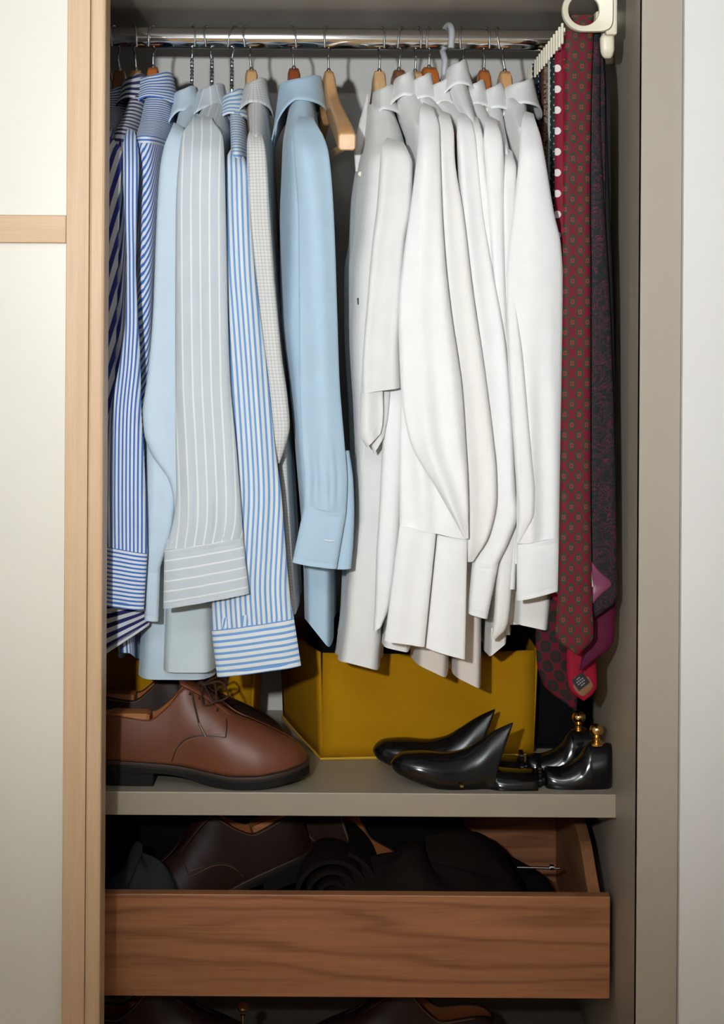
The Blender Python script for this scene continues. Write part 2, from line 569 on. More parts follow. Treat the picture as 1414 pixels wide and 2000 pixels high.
def loft(name, rows, mat, parent, tf=0.009, tb=0.006, amp=0.004, seed=1, tilt=0.0, nr=64, nf=30, nb=8, groove=(),
         gather=0.0, roundness=3.4, hem_open=True, wob=0.0, soft_top=0.0):
    """a flattened tube of cloth: rows of (y, x left, x right, depth) from top to bottom"""
    rs = resample(norm_rows(rows), nr)
    ff = folds_fn(seed, amp)
    rnd = random.Random(seed + 77)
    ph = [rnd.uniform(0, 6.28) for _ in range(4)]
    rings, uvr = [], []
    vv = 0.0
    prev = None
    mids = [(P(r[0], r[1], r[4]) + P(r[2], r[3], r[4])) / 2 for r in rs]
    total = sum((b - a).length for a, b in zip(mids, mids[1:]))
    for i, r in enumerate(rs):
        xl, yl, xr, yr, d = r
        q = i / (nr - 1)
        if wob:
            e = wob * math.sin(math.pi * q)
            xl += e * math.sin(q * 19 + ph[0]); xr += e * math.sin(q * 17 + ph[1])
        L, R = P(xl, yl, d - tilt), P(xr, yr, d + tilt)
        w = (R - L).length
        mid = (L + R) / 2
        if prev is not None: vv += (mid - prev).length
        prev = mid
        t_f = min(tf, 0.42 * w) * (0.2 + 0.8 * smooth(0, soft_top, q) if soft_top else 1.0)
        t_b = min(tb, 0.3 * w)
        env = smooth(0, 0.12, q)
        g = 0.0
        for gp, gd in groove:
            dist = abs((total - vv) - gp) if gp >= 0 else abs(vv + gp)
            g += gd * max(0.0, 1 - dist / 0.0022)
        ga = 0.6 * gather * smooth(0.80, 0.95, q) * (1 - smooth(0.96, 1.0, q))
        ring, uv = [], []
        for k in range(nf + 1):
            a = -1 + 2 * k / nf
            s = 0.6 * a + 0.4 * math.sin(a * math.pi / 2)
            prof = max(0.0, 1 - abs(s) ** roundness)
            u = s * w / 2
            dy = t_f * prof ** 0.6 + env * ff(u, vv) * prof - g * prof
            if ga: dy += ga * prof * math.sin(u * 2 * math.pi / 0.011 + ph[2] + 2 * math.sin(u * 90))
            p = mid + (R - L) * (s / 2) + Vector((0, -dy, 0))
            ring.append(p); uv.append((u + 1.0, vv))
        for k in range(1, nb):
            a = 1 - 2 * k / nb
            s = math.sin(a * math.pi / 2)
            prof = max(0.0, 1 - abs(s) ** 2.2)
            ring.append(mid + (R - L) * (s / 2) + Vector((0, t_b * prof, 0))); uv.append((s * w / 2 + 1.0, vv))
        rings.append(ring); uvr.append(uv)
    if hem_open:
        last = rings[-1]
        c = sum(last, Vector()) / len(last)
        rings.append([c + (p - c) * 0.97 + Vector((0, 0, 0.002)) for p in last]); uvr.append(uvr[-1])
        rings.append([c + (p - c) * 0.9 + Vector((0, 0, 0.015)) for p in last]); uvr.append(uvr[-1])
    v, f = bridge(rings)
    return obj(name, v, f, mat, parent, [p for r in uvr for p in r])


def torso(name, rows, mat, parent, tail=0.03, yaw=0.0, amp=0.003, seed=1, nr=60, n=88, squash=0.75, lo=0, hi=None, tail_near=0.0):
    """the shirt's trunk: level rings of (y, x left, x right, depth of near end, depth of far end)"""
    ext = [[r[1], r[0], r[2], r[0], r[3], r[4]] for r in rows]
    rs = resample(ext, nr)
    ff = folds_fn(seed, amp, 3, 0.06, 0.16)
    rings, uvr = [], []
    vv = 0.0
    prev = None
    for i, r in enumerate(rs):
        xl, y, xr, _, d0, d1 = r
        q = i / (nr - 1)
        L, R = P(xl, y, d0), P(xr, y, d0)
        xc, hw, z = (L.x + R.x) / 2, (R.x - L.x) / 2, (L.z + R.z) / 2
        yc, hy = (d0 + d1) / 2, (d1 - d0) / 2
        near = Vector((xc, d0, z))
        if prev is not None: vv += (near - prev).length
        prev = near
        ring, uv = [], []
        ulen = 0.0
        lastp = None
        for k in range(n):
            a = -math.pi / 2 + 2 * math.pi * k / n
            cx, sy = math.cos(a), math.sin(a)
            x = xc + hw * math.copysign(abs(cx) ** (squash + (0.30 - squash) * smooth(0.15, 0.6, q)), cx)
            yy = yc + hy * math.copysign(abs(sy) ** 0.9, sy)
            side = abs(cx)
            x += math.copysign(1, cx) * ff(yy, vv) * side * smooth(0.05, 0.3, q)
            x += yaw * (yy - d0)
            zz = z - tail * (side ** 1.5) * smooth(0.55, 1.0, q) ** 2 - tail_near * max(0, -sy) * smooth(0.7, 1, q) * max(-1, min(1, (x - xc) / hw))
            p = Vector((x, yy, zz))
            if lastp is not None: ulen += (p - lastp).length
            lastp = p
            ring.append(p); uv.append(ulen)
        half = ulen / 2
        rings.append(ring)
        uvr.append([((u if u < half else u - ulen - 0.002) + 1.0, vv) for u in uv])
    hi = nr if hi is None else hi
    rings, uvr = rings[lo:hi], uvr[lo:hi]
    if hi == nr:
        last = rings[-1]
        c = sum(last, Vector()) / len(last)
        rings.append([c + (p - c) * 0.97 + Vector((0, 0, 0.003)) for p in last]); uvr.append(uvr[-1])
        rings.append([c + (p - c) * 0.9 + Vector((0, 0, 0.02)) for p in last]); uvr.append(uvr[-1])
    v, f = bridge(rings, True, True, True)
    return obj(name, v, f, mat, parent, [p for r in uvr for p in r])


def collar(xl, xr, yt, yb, front, mat, parent, d=2.56, b=0.046, leaf=0.058, point=0.068, near=0.034, gap=24, tiltz=0.006, out=0.030):
    """stand-and-fall collar round the neck; front = -1 / +1 says to which side the shirt front faces.
    The leaf lies short over the shoulder and hangs longer down the back and to the points in front."""
    A, B = P(xl, yt, d), P(xr, yt, d)
    xc, a = (A.x + B.x) / 2, max(0.010, (B.x - A.x) / 2 - 0.008)
    ztop = (A.z + B.z) / 2
    n, verts_r, uvr = 64, [], []
    for i in range(n + 1):
        th = math.radians(gap) + (2 * math.pi - 2 * math.radians(gap)) * i / n
        c, s = math.cos(th), math.sin(th)
        wn, wf, wb = abs(s) ** 2.5, max(0.0, c) ** 1.6, max(0.0, -c) ** 1.6
        tot = wn + wf + wb
        drop = (near * wn + point * wf + leaf * wb) / tot
        flare = (out * wn + 0.012 * wf + 0.012 * wb) / tot
        zt = ztop - tiltz * (1 + c) / 2 - 0.010 * wf - 0.006 * abs(s) ** 4
        prof = [(0.0, -0.030), (0.001, -0.016), (0.0015, -0.005), (0.003, 0.0), (0.0055, -0.0008)]
        for q in (0.12, 0.25, 0.4, 0.55, 0.7, 0.85, 1.0):
            prof.append((0.006 + flare * q ** 1.25, -drop * q))
        row, uv = [], []
        acc = 0.0
        for j, (ro, dz) in enumerate(prof):
            if j: acc += math.hypot(ro - prof[j - 1][0], dz - prof[j - 1][1])
            row.append(Vector((xc + front * c * (a + ro), d + s * (b + ro), zt + dz)))
            uv.append((th * (a + b) / 2 + 1.0, acc))
        verts_r.append(row); uvr.append(uv)
    v, f = bridge(verts_r, False, False, False)
    o = obj('collar', v, f, mat, parent, [p for r in uvr for p in r])
    m = o.modifiers.new('cloth_thickness', 'SOLIDIFY'); m.thickness = 0.0018; m.offset = 0
    return o


ROD_D, ROD_Y = 2.56, 76.0
ROD_C = P(707, ROD_Y, ROD_D)
ROD_R = 0.0158
ROD_SLOPE = 0.0


def hook_pts(x0, zn, sway, r, yaw, n=34):
    zr = ROD_C.z
    rr = ROD_R + r + 0.0006
    zc = zr + 0.0
    pts = [(0, 0, zn - 0.01), (0, 0, zn), (0, 0.0, zn + 0.35 * (zr - zn)), (0, rr * 0.75, zn + 0.75 * (zr - zn)), (0, rr, zc)]
    for k in range(1, 11):
        a = math.pi * k / 10
        pts.append((0, rr * math.cos(a), zc + rr * math.sin(a)))
    pts.append((0, -rr, zc - 0.010)); pts.append((0, -rr * 1.02, zc - 0.016))
    pts = curve_pts(pts, n)
    out = []
    for p in pts:
        t = (p.z - zn) / (zr - zn)
        out.append(Vector((x0 + sway * t + p.y * math.sin(yaw), ROD_D + p.y * math.cos(yaw), p.z)))
    return out


def hanger(hx, nx, ny, mat, label, kind='wood', near_len=1.0, tip_dx=0.02, wide=0.020, yaw=0.3, bar=False, tip=None, far_full=False, flip=1):
    """a clothes hanger hooked over the rail: hx pixel of the hook on the rail, (nx, ny) pixel of its neck"""
    zn = P(nx, ny, ROD_D).z
    x0 = P(nx, ny, ROD_D).x
    xr = P(hx, ROD_Y, ROD_D).x
    if tip is not None:
        tip_dx = (tip - CX) * 2.41 / F_PX - x0
    name = {'wood': 'wooden_hanger', 'wire': 'wire_hanger', 'plastic': 'plastic_hanger'}[kind]
    t = thing(name, (x0, ROD_D, zn - 0.13), label, 'hanger', 'clothes hangers on the rail')
    r = {'wood': 0.0017, 'wire': 0.0013, 'plastic': 0.0048}[kind]
    hm = M['grey_plastic'] if kind == 'plastic' else M['steel']
    pts = hook_pts(x0, zn, xr - x0, r, yaw * flip)
    if kind == 'wire':
        pts = [p for p in pts if p.z > zn - 0.002]
    tube('hook', pts, r, hm, t, 10 if kind == 'plastic' else 8)
    if kind == 'wood':
        prof = [(-0.205, -0.112, 0.024), (-0.185, -0.100, 0.032), (-0.14, -0.081, 0.033), (-0.09, -0.060, 0.034), (-0.05, -0.041, 0.037),
                (-0.026, -0.020, 0.046), (-0.013, -0.004, 0.055), (0, 0.0, 0.056)]
        full_side = [(-y, z, h) for y, z, h in reversed(prof[:-1])]
        small = [(-0.150, -0.122, 0.016), (-0.14, -0.114, 0.020), (-0.11, -0.098, 0.024), (-0.075, -0.078, 0.028), (-0.042, -0.054, 0.034), (-0.022, -0.026, 0.046), (-0.012, -0.005, 0.055), (0, 0.0, 0.056)]
        if not bar:
            prof = [(y * near_len, z, h) for y, z, h in small]
        prof = prof + (full_side if bar or far_full else [(-y, z, h) for y, z, h in reversed(prof[:-1])])
        ylo, yhi = prof[0][0], prof[-1][0]
        ys = [p[0] for p in prof]
        rings = []
        for i in range(49):
            y = ylo + (yhi - ylo) * i / 48
            dz = pchip(ys, [p[1] for p in prof], y)
            h = pchip(ys, [p[2] for p in prof], y)
            w = wide * (0.92 + (0.55 if bar else -0.5) * abs(y) / 0.2)
            cx = x0 - tip_dx * (y / (0.205 if bar else 0.150))
            tt = zn + dz
            c = 0.28
            ring = []
            for sx, sz in ((-1, -1 + c), (-1 + c, -1), (1 - c, -1), (1, -1 + c), (1, 1 - c), (1 - c, 1), (-1 + c, 1), (-1, 1 - c)):
                ring.append(Vector((cx + sx * w / 2, ROD_D + y, tt - h / 2 + sz * h / 2)))
            rings.append(ring)
        v, f = bridge(rings)
        arms = obj('arms', v, f, mat, t)
        bevel(arms, 0.002, 2, 30)
        lathe('ferrule', [(0.003, -0.003), (0.0032, 0.001), (0.0022, 0.003), (0.0018, 0.004)], (x0, ROD_D, zn), M['steel'], t, 10)
        if bar:
            a = Vector((x0 + tip_dx * 0.92, ROD_D - 0.190, zn - 0.128))
            b = Vector((x0 - tip_dx * 0.92, ROD_D + 0.190, zn - 0.128))
            tube('trouser_bar', [a, (a + b) / 2, b], 0.0058, mat, t, 12)
    elif kind == 'wire':
        zt = zn
        for ph in (0, math.pi):
            h = []
            for i in range(60):
                q = i / 59
                ang = ph + q * 2 * math.pi * 4.5
                h.append(Vector((x0 + 0.0016 * math.cos(ang), ROD_D + 0.0016 * math.sin(ang), zt + 0.006 - 0.048 * q)))
            tube('twist', h, 0.0013, hm, t, 6)
        zb = zt - 0.042
        y0 = ROD_D
        pp = [(x0, y0, zb), (x0, y0, zb - 0.02), (x0 + tip_dx, y0 - 0.145, zb - 0.100), (x0 + tip_dx * 1.02, y0 - 0.150, zb - 0.108), (x0 + tip_dx * 0.95, y0 - 0.140, zb - 0.115),
              (x0, y0, zb - 0.115), (x0 - tip_dx * 0.95, y0 + 0.140, zb - 0.115), (x0 - tip_dx * 1.02, y0 + 0.150, zb - 0.108), (x0 - tip_dx, y0 + 0.145, zb - 0.100), (x0, y0, zb - 0.02), (x0, y0, zb)]
        tube('wire_frame', curve_pts(pp, 60), 0.0013, hm, t, 6)
    else:
        y0 = ROD_D
        pp = [(x0, y0, zn), (x0 + tip_dx * 0.2, y0 - 0.05, zn - 0.03), (x0 + tip_dx, y0 - 0.145, zn - 0.10), (x0 + tip_dx, y0 - 0.15, zn - 0.112), (x0, y0, zn - 0.118),
              (x0 - tip_dx, y0 + 0.15, zn - 0.112), (x0 - tip_dx, y0 + 0.145, zn - 0.10), (x0 - tip_dx * 0.2, y0 + 0.05, zn - 0.03), (x0, y0, zn)]
        tube('frame', curve_pts(pp, 50), 0.005, hm, t, 8)
    return t


def shirt(label, body, mats, col=None, sleeves=(), cuffs=(), seed=1, tail=0.03, yaw=0.0, yoke_rows=None, group=None, amp=0.003, extra=None, tail_near=0.0, squash=0.75, lx=0):
    """mats: dict(body, yoke, collar, sleeve, cuff). body rows from neck to hem; the yoke is the share above the shoulder seam"""
    body = [tuple(r) for r in body]
    if col:
        body[0] = (min(body[0][0], col[2] + 34), body[0][1] - lx, body[0][2], 2.495, 2.62)
    body[1] = (body[1][0], body[1][1] - lx * 1.2, body[1][2]) + (body[1][3] - 0.022, body[1][4] + 0.02)
    body[2] = (body[2][0], body[2][1] - lx * 0.5, body[2][2]) + (body[2][3] - 0.018, body[2][4] + 0.01)
    hem = body[-1]
    p = P((hem[1] + hem[2]) / 2, hem[0], (hem[3] + hem[4]) / 2)
    t = thing('dress_shirt', (p.x, p.y, p.z - tail), label, 'shirt', group)
    nr = 70
    ext = [[r[1], r[0], r[2], r[0], r[3], r[4]] for r in body]
    rs = resample(ext, nr)
    seam = yoke_rows or body[2][0]
    cut = next(i for i, r in enumerate(rs) if r[1] >= seam)
    torso('yoke', body, mats.get('yoke', mats['body']), t, tail, yaw, amp, seed, nr, lo=0, hi=cut + 1, squash=squash)
    torso('body', body, mats['body'], t, tail, yaw, amp, seed, nr, lo=cut, tail_near=tail_near, squash=squash)
    if col:
        collar(*col[:5], mats.get('collar', mats['body']), t, **(col[5] if len(col) > 5 else {}))
    for i, s in enumerate(sleeves):
        kw = dict(s[1]) if len(s) > 1 else {}
        nm = kw.pop('name', 'sleeve')
        mt = kw.pop('mat', mats.get('sleeve', mats['body']))
        kw.setdefault('seed', seed * 7 + i)
        rows = [tuple(r) for r in s[0]]
        if nm == 'sleeve':
            kw.setdefault('soft_top', 0.10)
            r0 = rows[0]
            d0 = body[2][3]
            if len(r0) == 4: y0, x0, y1, x1 = r0[0], r0[1], r0[0], r0[2]
            else: y0, x0, y1, x1 = r0[:4]
            rows = [(y0 - 16, x0 + 0.22 * (x1 - x0), y1 - 14, x1 - 0.15 * (x1 - x0), d0 + 0.030), (y0, x0, y1, x1, d0 - 0.001)] + [r[:-1] + (min(r[-1], d0 - 0.012),) for r in rows[1:]]
            rows = [r if len(r) == 5 else (r[0], r[1], r[0], r[2], r[3]) for r in rows]
        loft(nm, rows, mt, t, **kw)
    for i, c in enumerate(cuffs):
        tl, tr, bl, br, d = c[:5]
        kw = dict(c[5]) if len(c) > 5 else {}
        mt = kw.pop('mat', mats.get('cuff', mats['body']))
        hole = kw.pop('hole', None)
        kw.setdefault('tf', 0.010); kw.setdefault('amp', 0.0012)
        o = loft('cuff', [(tl[1], tl[0], tr[1], tr[0], d), ((tl[1] + bl[1]) / 2, (tl[0] + bl[0]) / 2, (tr[1] + br[1]) / 2, (tr[0] + br[0]) / 2, d - 0.001), (bl[1], bl[0], br[1], br[0], d)],
                 mt, t, nr=44, nf=36, seed=seed * 11 + i, groove=((0.006, 0.0013), (-0.007, 0.0010)), roundness=3.2, tb=0.008, **kw)
        if hole:
            hx0, hx1, hy, hd = hole
            a, b2 = P(hx0, hy, hd), P(hx1, hy + 2, hd)
            tube('buttonhole', [a, (a + b2) / 2 + Vector((0, -0.0006, 0)), b2], 0.0011, M['thread'], o, 6)
    return t


def depth_on(parent, px, py, fallback):
    """depth of the shirt's own cloth at that spot, so that what is sewn on touches it"""
    from mathutils.bvhtree import BVHTree
    best = None
    org = Vector((0, 0, CAM_Z))
    d = (P(px, py, 1.0) - org).normalized()
    for ch in parent.children:
        if ch.type != 'MESH' or ch.name.startswith(('button', 'collar')): continue
        off = origin_of(ch)
        bv = BVHTree.FromPolygons([v.co + off for v in ch.data.vertices], [tuple(p.vertices) for p in ch.data.polygons])
        h = bv.ray_cast(org, d)[0]
        if h is not None and (best is None or h.y < best): best = h.y
    return best if best is not None else fallback


def button(px, py, d, parent, r=0.0040, mat=None):
    p = P(px, py, d)
    rings = []
    for rr, dy in ((r * 0.6, -0.0012), (r * 0.9, -0.0020), (r, -0.0012), (r, 0.0008), (r * 0.5, 0.0012)):
        rings.append([p + Vector((rr * math.cos(2 * math.pi * k / 16), dy, rr * math.sin(2 * math.pi * k / 16))) for k in range(16)])
    v, f = bridge(rings)
    return obj('button', v, f, mat or M['button'], parent)
# ------------------------------------------------------------------ the room and the built-in wardrobe
XR = 0.357          # inner face of the wardrobe's right side
XL = -0.95
Y_FRONT, Y_SHELF, Y_BACK = 2.20, 2.38, 2.85
Z_SHELF = 0.7545
Z_TOP = 1.872
Z_LOW = 0.30


def struct(name, x0, x1, y0, y1, z0, z1, mat, bev=0.0):
    o = box(name, x0, x1, y0, y1, z0, z1, mat, None, bev)
    o['kind'] = 'structure'
    return o


struct('floor', -2.4, 1.8, -2.0, 2.95, -0.05, 0.0, M['floor'])
struct('ceiling', -2.4, 1.8, -2.0, 2.95, 2.5, 2.55, M['ceiling'])
struct('wall_front', -2.4, 1.8, -2.05, -2.0, 0.0, 2.5, M['wall'])
struct('wall_left', -2.45, -2.4, -2.0, 2.19, 0.0, 2.5, M['wall'])
struct('wall_side', 1.8, 1.85, -2.0, 2.19, 0.0, 2.5, M['wall'])
struct('wall_right', 0.410, 1.8, 2.19, 2.95, 0.0, 2.5, M['wall'], 0.0015)
struct('wall_over_wardrobe', -2.4, 0.410, 2.19, 2.95, 2.16, 2.5, M['wall'])

wr = thing('built_in_wardrobe', (-0.3, 2.5, 0), 'taupe laminate built-in wardrobe carcass around the hanging clothes', 'wardrobe')
box('back_panel', XL, XR, Y_BACK, Y_BACK + 0.02, 0.05, 2.15, M['taupe_back'], wr, 0)
box('side_panel', XR, XR + 0.03, Y_FRONT + 0.002, Y_BACK, 0.0, 2.15, M['taupe'], wr, 0.001)
box('side_panel', XL - 0.03, XL, Y_FRONT + 0.06, Y_BACK, 0.0, 2.15, M['taupe'], wr, 0.001)
box('top_panel', XL, XR, 2.27, Y_BACK, Z_TOP, Z_TOP + 0.03, M['taupe'], wr, 0.001)
box('filler_strip', XR, 0.4095, Y_FRONT, Y_FRONT + 0.016, 0.0, 2.15, M['taupe'], wr, 0.0012)
box('bottom_panel', XL, XR, Y_SHELF, Y_BACK, Z_LOW - 0.03, Z_LOW, M['taupe'], wr, 0.001)

sh = box('wardrobe_shelf', XL, XR, Y_SHELF, Y_BACK, Z_SHELF - 0.0325, Z_SHELF, M['taupe_shelf'], None, 0.0012)
tag(sh, 'thick taupe shelf carrying the leather shoes, shoe trees and yellow box', 'shelf')

# the sliding door: oak frame round a cream glass panel
dr = thing('door_1', (-0.85, 2.23, 0), 'sliding wardrobe door of pale oak and cream glass', 'door')
dr['kind'] = 'structure'
DX1 = -0.3318
box('stile', -0.3815, -0.3520, 2.2085, 2.248, 0.02, 2.15, M['oak_v'], dr, 0.0012)
box('edge_profile', -0.3514, DX1, 2.2060, 2.250, 0.02, 2.15, M['oak_v'], dr, 0.0035)
box('stile', -1.62, -1.57, 2.2085, 2.248, 0.02, 2.15, M['oak_v'], dr, 0.0012)
box('middle_rail', -1.57, -0.3820, 2.2110, 2.240, 1.5105, 1.5465, M['oak_h'], dr, 0.0015)
box('top_rail', -1.57, -0.3820, 2.2110, 2.240, 2.08, 2.15, M['oak_h'], dr, 0.0015)
box('bottom_rail', -1.57, -0.3820, 2.2110, 2.240, 0.02, 0.09, M['oak_h'], dr, 0.0015)
box('glass_panel', -1.57, -0.3820, 2.2210, 2.229, 1.5465, 2.08, M['glass_cream'], dr, 0)
box('glass_panel', -1.57, -0.3820, 2.2210, 2.229, 0.09, 1.5105, M['glass_cream'], dr, 0)

# clothes rail
rl = thing('clothes_rail', (ROD_C.x, ROD_D, ROD_C.z), 'polished chrome clothes rail running across the top of the wardrobe', 'rail')
v, f = tube_data([(XL + 0.002, ROD_D, ROD_C.z), (-0.3, ROD_D, ROD_C.z), (XR - 0.002, ROD_D, ROD_C.z)], ROD_R, 40)
obj('tube', v, f, M['chrome'], rl)
for x in (XL + 0.004, XR - 0.004):
    v, f = tube_data([(x - 0.003, ROD_D, ROD_C.z), (x + 0.003, ROD_D, ROD_C.z)], 0.026, 24)
    obj('end_socket', v, f, M['chrome'], rl, smooth_shade=False)

# drawer
dw = thing('drawer', (-0.12, 2.6, 0.473), 'walnut drawer pulled out below the taupe shelf', 'drawer')
box('drawer_front', -0.60, 0.3490, 2.375, 2.394, 0.473, 0.6145, M['walnut'], dw, 0.0012)
sy = [2.394, 2.42, 2.45, 2.49, 2.53, 2.585, 2.65, 2.80]
sz = [0.612, 0.622, 0.636, 0.652, 0.660, 0.666, 0.668, 0.668]
for sx0, sx1 in ((0.321, 0.338), (-0.60, -0.583)):
    rings = []
    for i in range(24):
        y = 2.394 + (2.80 - 2.394) * (i / 23) ** 1.5
        z = pchip(sy, sz, y)
        rings.append([Vector((sx0, y, 0.485)), Vector((sx1, y, 0.485)), Vector((sx1, y, z)), Vector((sx0, y, z))])
    v, f = bridge(rings)
    bevel(obj('drawer_side', v, f, M['walnut_y'], dw, smooth_shade=False), 0.001)
box('drawer_back', -0.583, 0.321, 2.785, 2.80, 0.485, 0.62, M['walnut'], dw, 0.001)
box('drawer_base', -0.583, 0.321, 2.394, 2.785, 0.487, 0.495, M['walnut'], dw, 0)
# ------------------------------------------------------------------ hangers
HG = [
    (207, 207, 135, 'hang_red', 'dark reddish wooden hanger half hidden by the oak door edge', dict(tip=185)),
    (225, 234, 137, 'hang_brown', 'dark brown wooden hanger holding the slate striped shirt', dict(tip=205)),
    (262, 266, 137, 'hang_oak', 'oak wooden hanger inside the bold navy striped shirt', dict(tip=229)),
    (299, 299, 131, 'hang_orange', 'orange varnished hanger inside the fine blue striped shirt', dict(tip=282)),
    (376, 375, 119, None, 'wire hanger with twisted neck inside the plain pale blue shirt', dict(kind='wire', tip=344)),
    (407, 414, 121, None, 'twisted wire hanger inside the grey shirt with white pinstripes', dict(kind='wire', tip=400)),
    (458, 453, 119, None, 'twisted wire hanger inside the sky blue candy striped shirt', dict(kind='wire', tip=461, yaw=0.4)),
    (483, 491, 136, 'hang_pale', 'pale wooden hanger inside the grey graph check shirt', dict(tip=499)),
    (571, 574, 133, 'hang_red', 'red brown wooden hanger inside the light blue oxford shirt', dict(tip=586)),
    (640, 642, 138, 'hang_beech', 'empty beech hanger with trouser bar between blue and white shirts', dict(tip_dx=0.030, bar=True, wide=0.0165)),
    (744, 741, 138, 'hang_pale', 'wide pale wooden hanger in the open collar of the linen shirt', dict(tip=768, near_len=0.6, wide=0.020, far_full=True)),
    (784, 779, 136, 'hang_brown', 'brown wooden hanger beside the pale wide hanger, in a white shirt', dict(tip=829)),
    (815, 811, 139, 'hang_pale', 'small pale hanger neck between brown and orange hangers', dict(tip=867)),
    (839, 838, 131, 'hang_orange', 'glossy orange wooden hanger left of the grey plastic hanger', dict(tip=908, wide=0.024)),
    (873, 867, 150, None, 'grey plastic hanger with thick hook among the white shirts', dict(kind='plastic', tip=928)),
    (903, 906, 139, 'hang_pale', 'pale wooden hanger right of the grey plastic hanger', dict(tip=962)),
    (948, 945, 137, 'hang_orange', 'red orange wooden hanger second from the ties', dict(tip=975)),
    (976, 986, 139, 'hang_beech', 'pale wooden hanger nearest the ties', dict(tip=1026)),
]
for i, (hx, nx, ny, mt, lab, kw) in enumerate(HG):
    kw = dict(kw)
    kw.setdefault('yaw', 0.25 if i % 2 else -0.3)
    hanger(hx, nx, ny, M[mt] if mt else None, lab, **kw)

# ------------------------------------------------------------------ the striped and blue shirts
GB = 'striped and blue shirts on the left of the rail'
GW = 'white shirts on the right of the rail'

shirt('plain blue grey shirt collar showing beside the oak door edge',
      [(185, 175, 214, 2.52, 2.60), (220, 165, 212, 2.45, 2.68), (250, 160, 208, 2.40, 2.74), (420, 155, 200, 2.39, 2.76), (1240, 150, 205, 2.39, 2.76)],
      dict(body=M['slate']), (178, 219, 158, 200, -1), seed=2, group=GB)

shirt('shirt in thin slate stripes, second from the oak door',
      [(205, 205, 240, 2.52, 2.60), (235, 196, 236, 2.45, 2.68), (265, 190, 226, 2.40, 2.74), (420, 186, 222, 2.39, 2.76), (1000, 205, 250, 2.40, 2.76), (1275, 225, 262, 2.42, 2.76)],
      dict(body=M['fine'], yoke=M['thin'], collar=M['thin']), (208, 246, 172, 218, -1), seed=3, group=GB,
      sleeves=[([(262, 192, 222, 2.40), (300, 184, 216, 2.37), (700, 175, 205, 2.36), (1100, 170, 200, 2.36)],)])

shirt('shirt in bold navy and white stripes beside the oak door',
      [(190, 250, 280, 2.52, 2.60), (228, 228, 268, 2.45, 2.68), (268, 208, 250, 2.39, 2.74), (320, 212, 248, 2.39, 2.76), (420, 212, 249, 2.385, 2.76), (620, 206, 246, 2.385, 2.76), (900, 203, 240, 2.39, 2.76), (1190, 200, 250, 2.40, 2.76)],
      dict(body=M['bold'], yoke=M['bold_cross'], collar=M['bold_cross'], sleeve=M['bold'], cuff=M['bold_cross']),
      (240, 288, 147, 200, -1), seed=4, group=GB,
      sleeves=[([(258, 204, 293, 238, 2.395), (282, 198, 305, 238, 2.368), (400, 196, 402, 234, 2.352), (620, 190, 620, 228, 2.348), (880, 180, 880, 222, 2.352), (1100, 178, 1090, 270, 2.372), (1185, 178, 1175, 290, 2.378)], dict(amp=0.002))],
      cuffs=[((178, 1186), (290, 1172), (182, 1292), (292, 1220), 2.378)])

shirt('shirt in fine mid blue stripes with striped barrel cuff',
      [(210, 278, 328, 2.52, 2.60), (240, 258, 326, 2.45, 2.68), (268, 246, 318, 2.395, 2.74), (320, 252, 316, 2.385, 2.76), (420, 256, 313, 2.38, 2.76), (620, 252, 304, 2.38, 2.76), (740, 246, 298, 2.385, 2.76), (1000, 230, 285, 2.39, 2.76), (1230, 228, 268, 2.40, 2.76)],
      dict(body=M['fine_diag'], yoke=M['fine_cross'], collar=M['fine_cross'], sleeve=M['fine'], cuff=M['fine_cross']),
      (266, 340, 144, 212, -1), seed=5, group=GB, amp=0.005,
      sleeves=[([(268, 243, 268, 266, 2.392), (290, 240, 292, 270, 2.362), (330, 240, 272, 2.345), (420, 243, 268, 2.335), (520, 247, 266, 2.33), (620, 245, 270, 2.325), (700, 235, 274, 2.322), (800, 215, 276, 2.318), (880, 206, 281, 2.316), (980, 201, 285, 2.316), (1064, 199, 1080, 288, 2.318)],
                dict(amp=0.0025, gather=0.002, tf=0.010))],
      cuffs=[((199, 1064), (288, 1080), (197, 1180), (281, 1191), 2.318, dict(hole=(246, 267, 1129, 2.306)))])

shirt('plain pale blue shirt left of the grey pinstriped shirt',
      [(215, 346, 386, 2.52, 2.60), (248, 330, 378, 2.45, 2.68), (280, 320, 368, 2.39, 2.74), (420, 314, 362, 2.385, 2.76), (800, 305, 372, 2.385, 2.76), (1150, 268, 400, 2.40, 2.76), (1328, 255, 424, 2.41, 2.76)],
      dict(body=M['blue_solid']), (338, 388, 171, 222, -1, dict(point=0.10)), seed=6, group=GB, tail=0.0,
      sleeves=[([(255, 333, 262, 362, 2.395), (280, 322, 362, 2.365), (330, 312, 358, 2.35), (420, 306, 356, 2.34), (620, 298, 358, 2.335), (740, 287, 362, 2.335), (810, 278, 366, 2.333), (840, 280, 370, 2.333), (880, 292, 374, 2.334), (945, 332, 380, 2.336), (1000, 341, 376, 2.338), (1040, 335, 360, 2.342), (1075, 322, 340, 2.344)], dict(amp=0.002)),
               ([(860, 286, 350, 2.352), (940, 285, 346, 2.348), (1020, 284, 338, 2.346), (1080, 284, 322, 2.344), (1108, 284, 314, 2.344)], dict(amp=0.002, name='forearm'))],
      cuffs=[((284, 1106), (314, 1108), (282, 1210), (310, 1213), 2.344)])

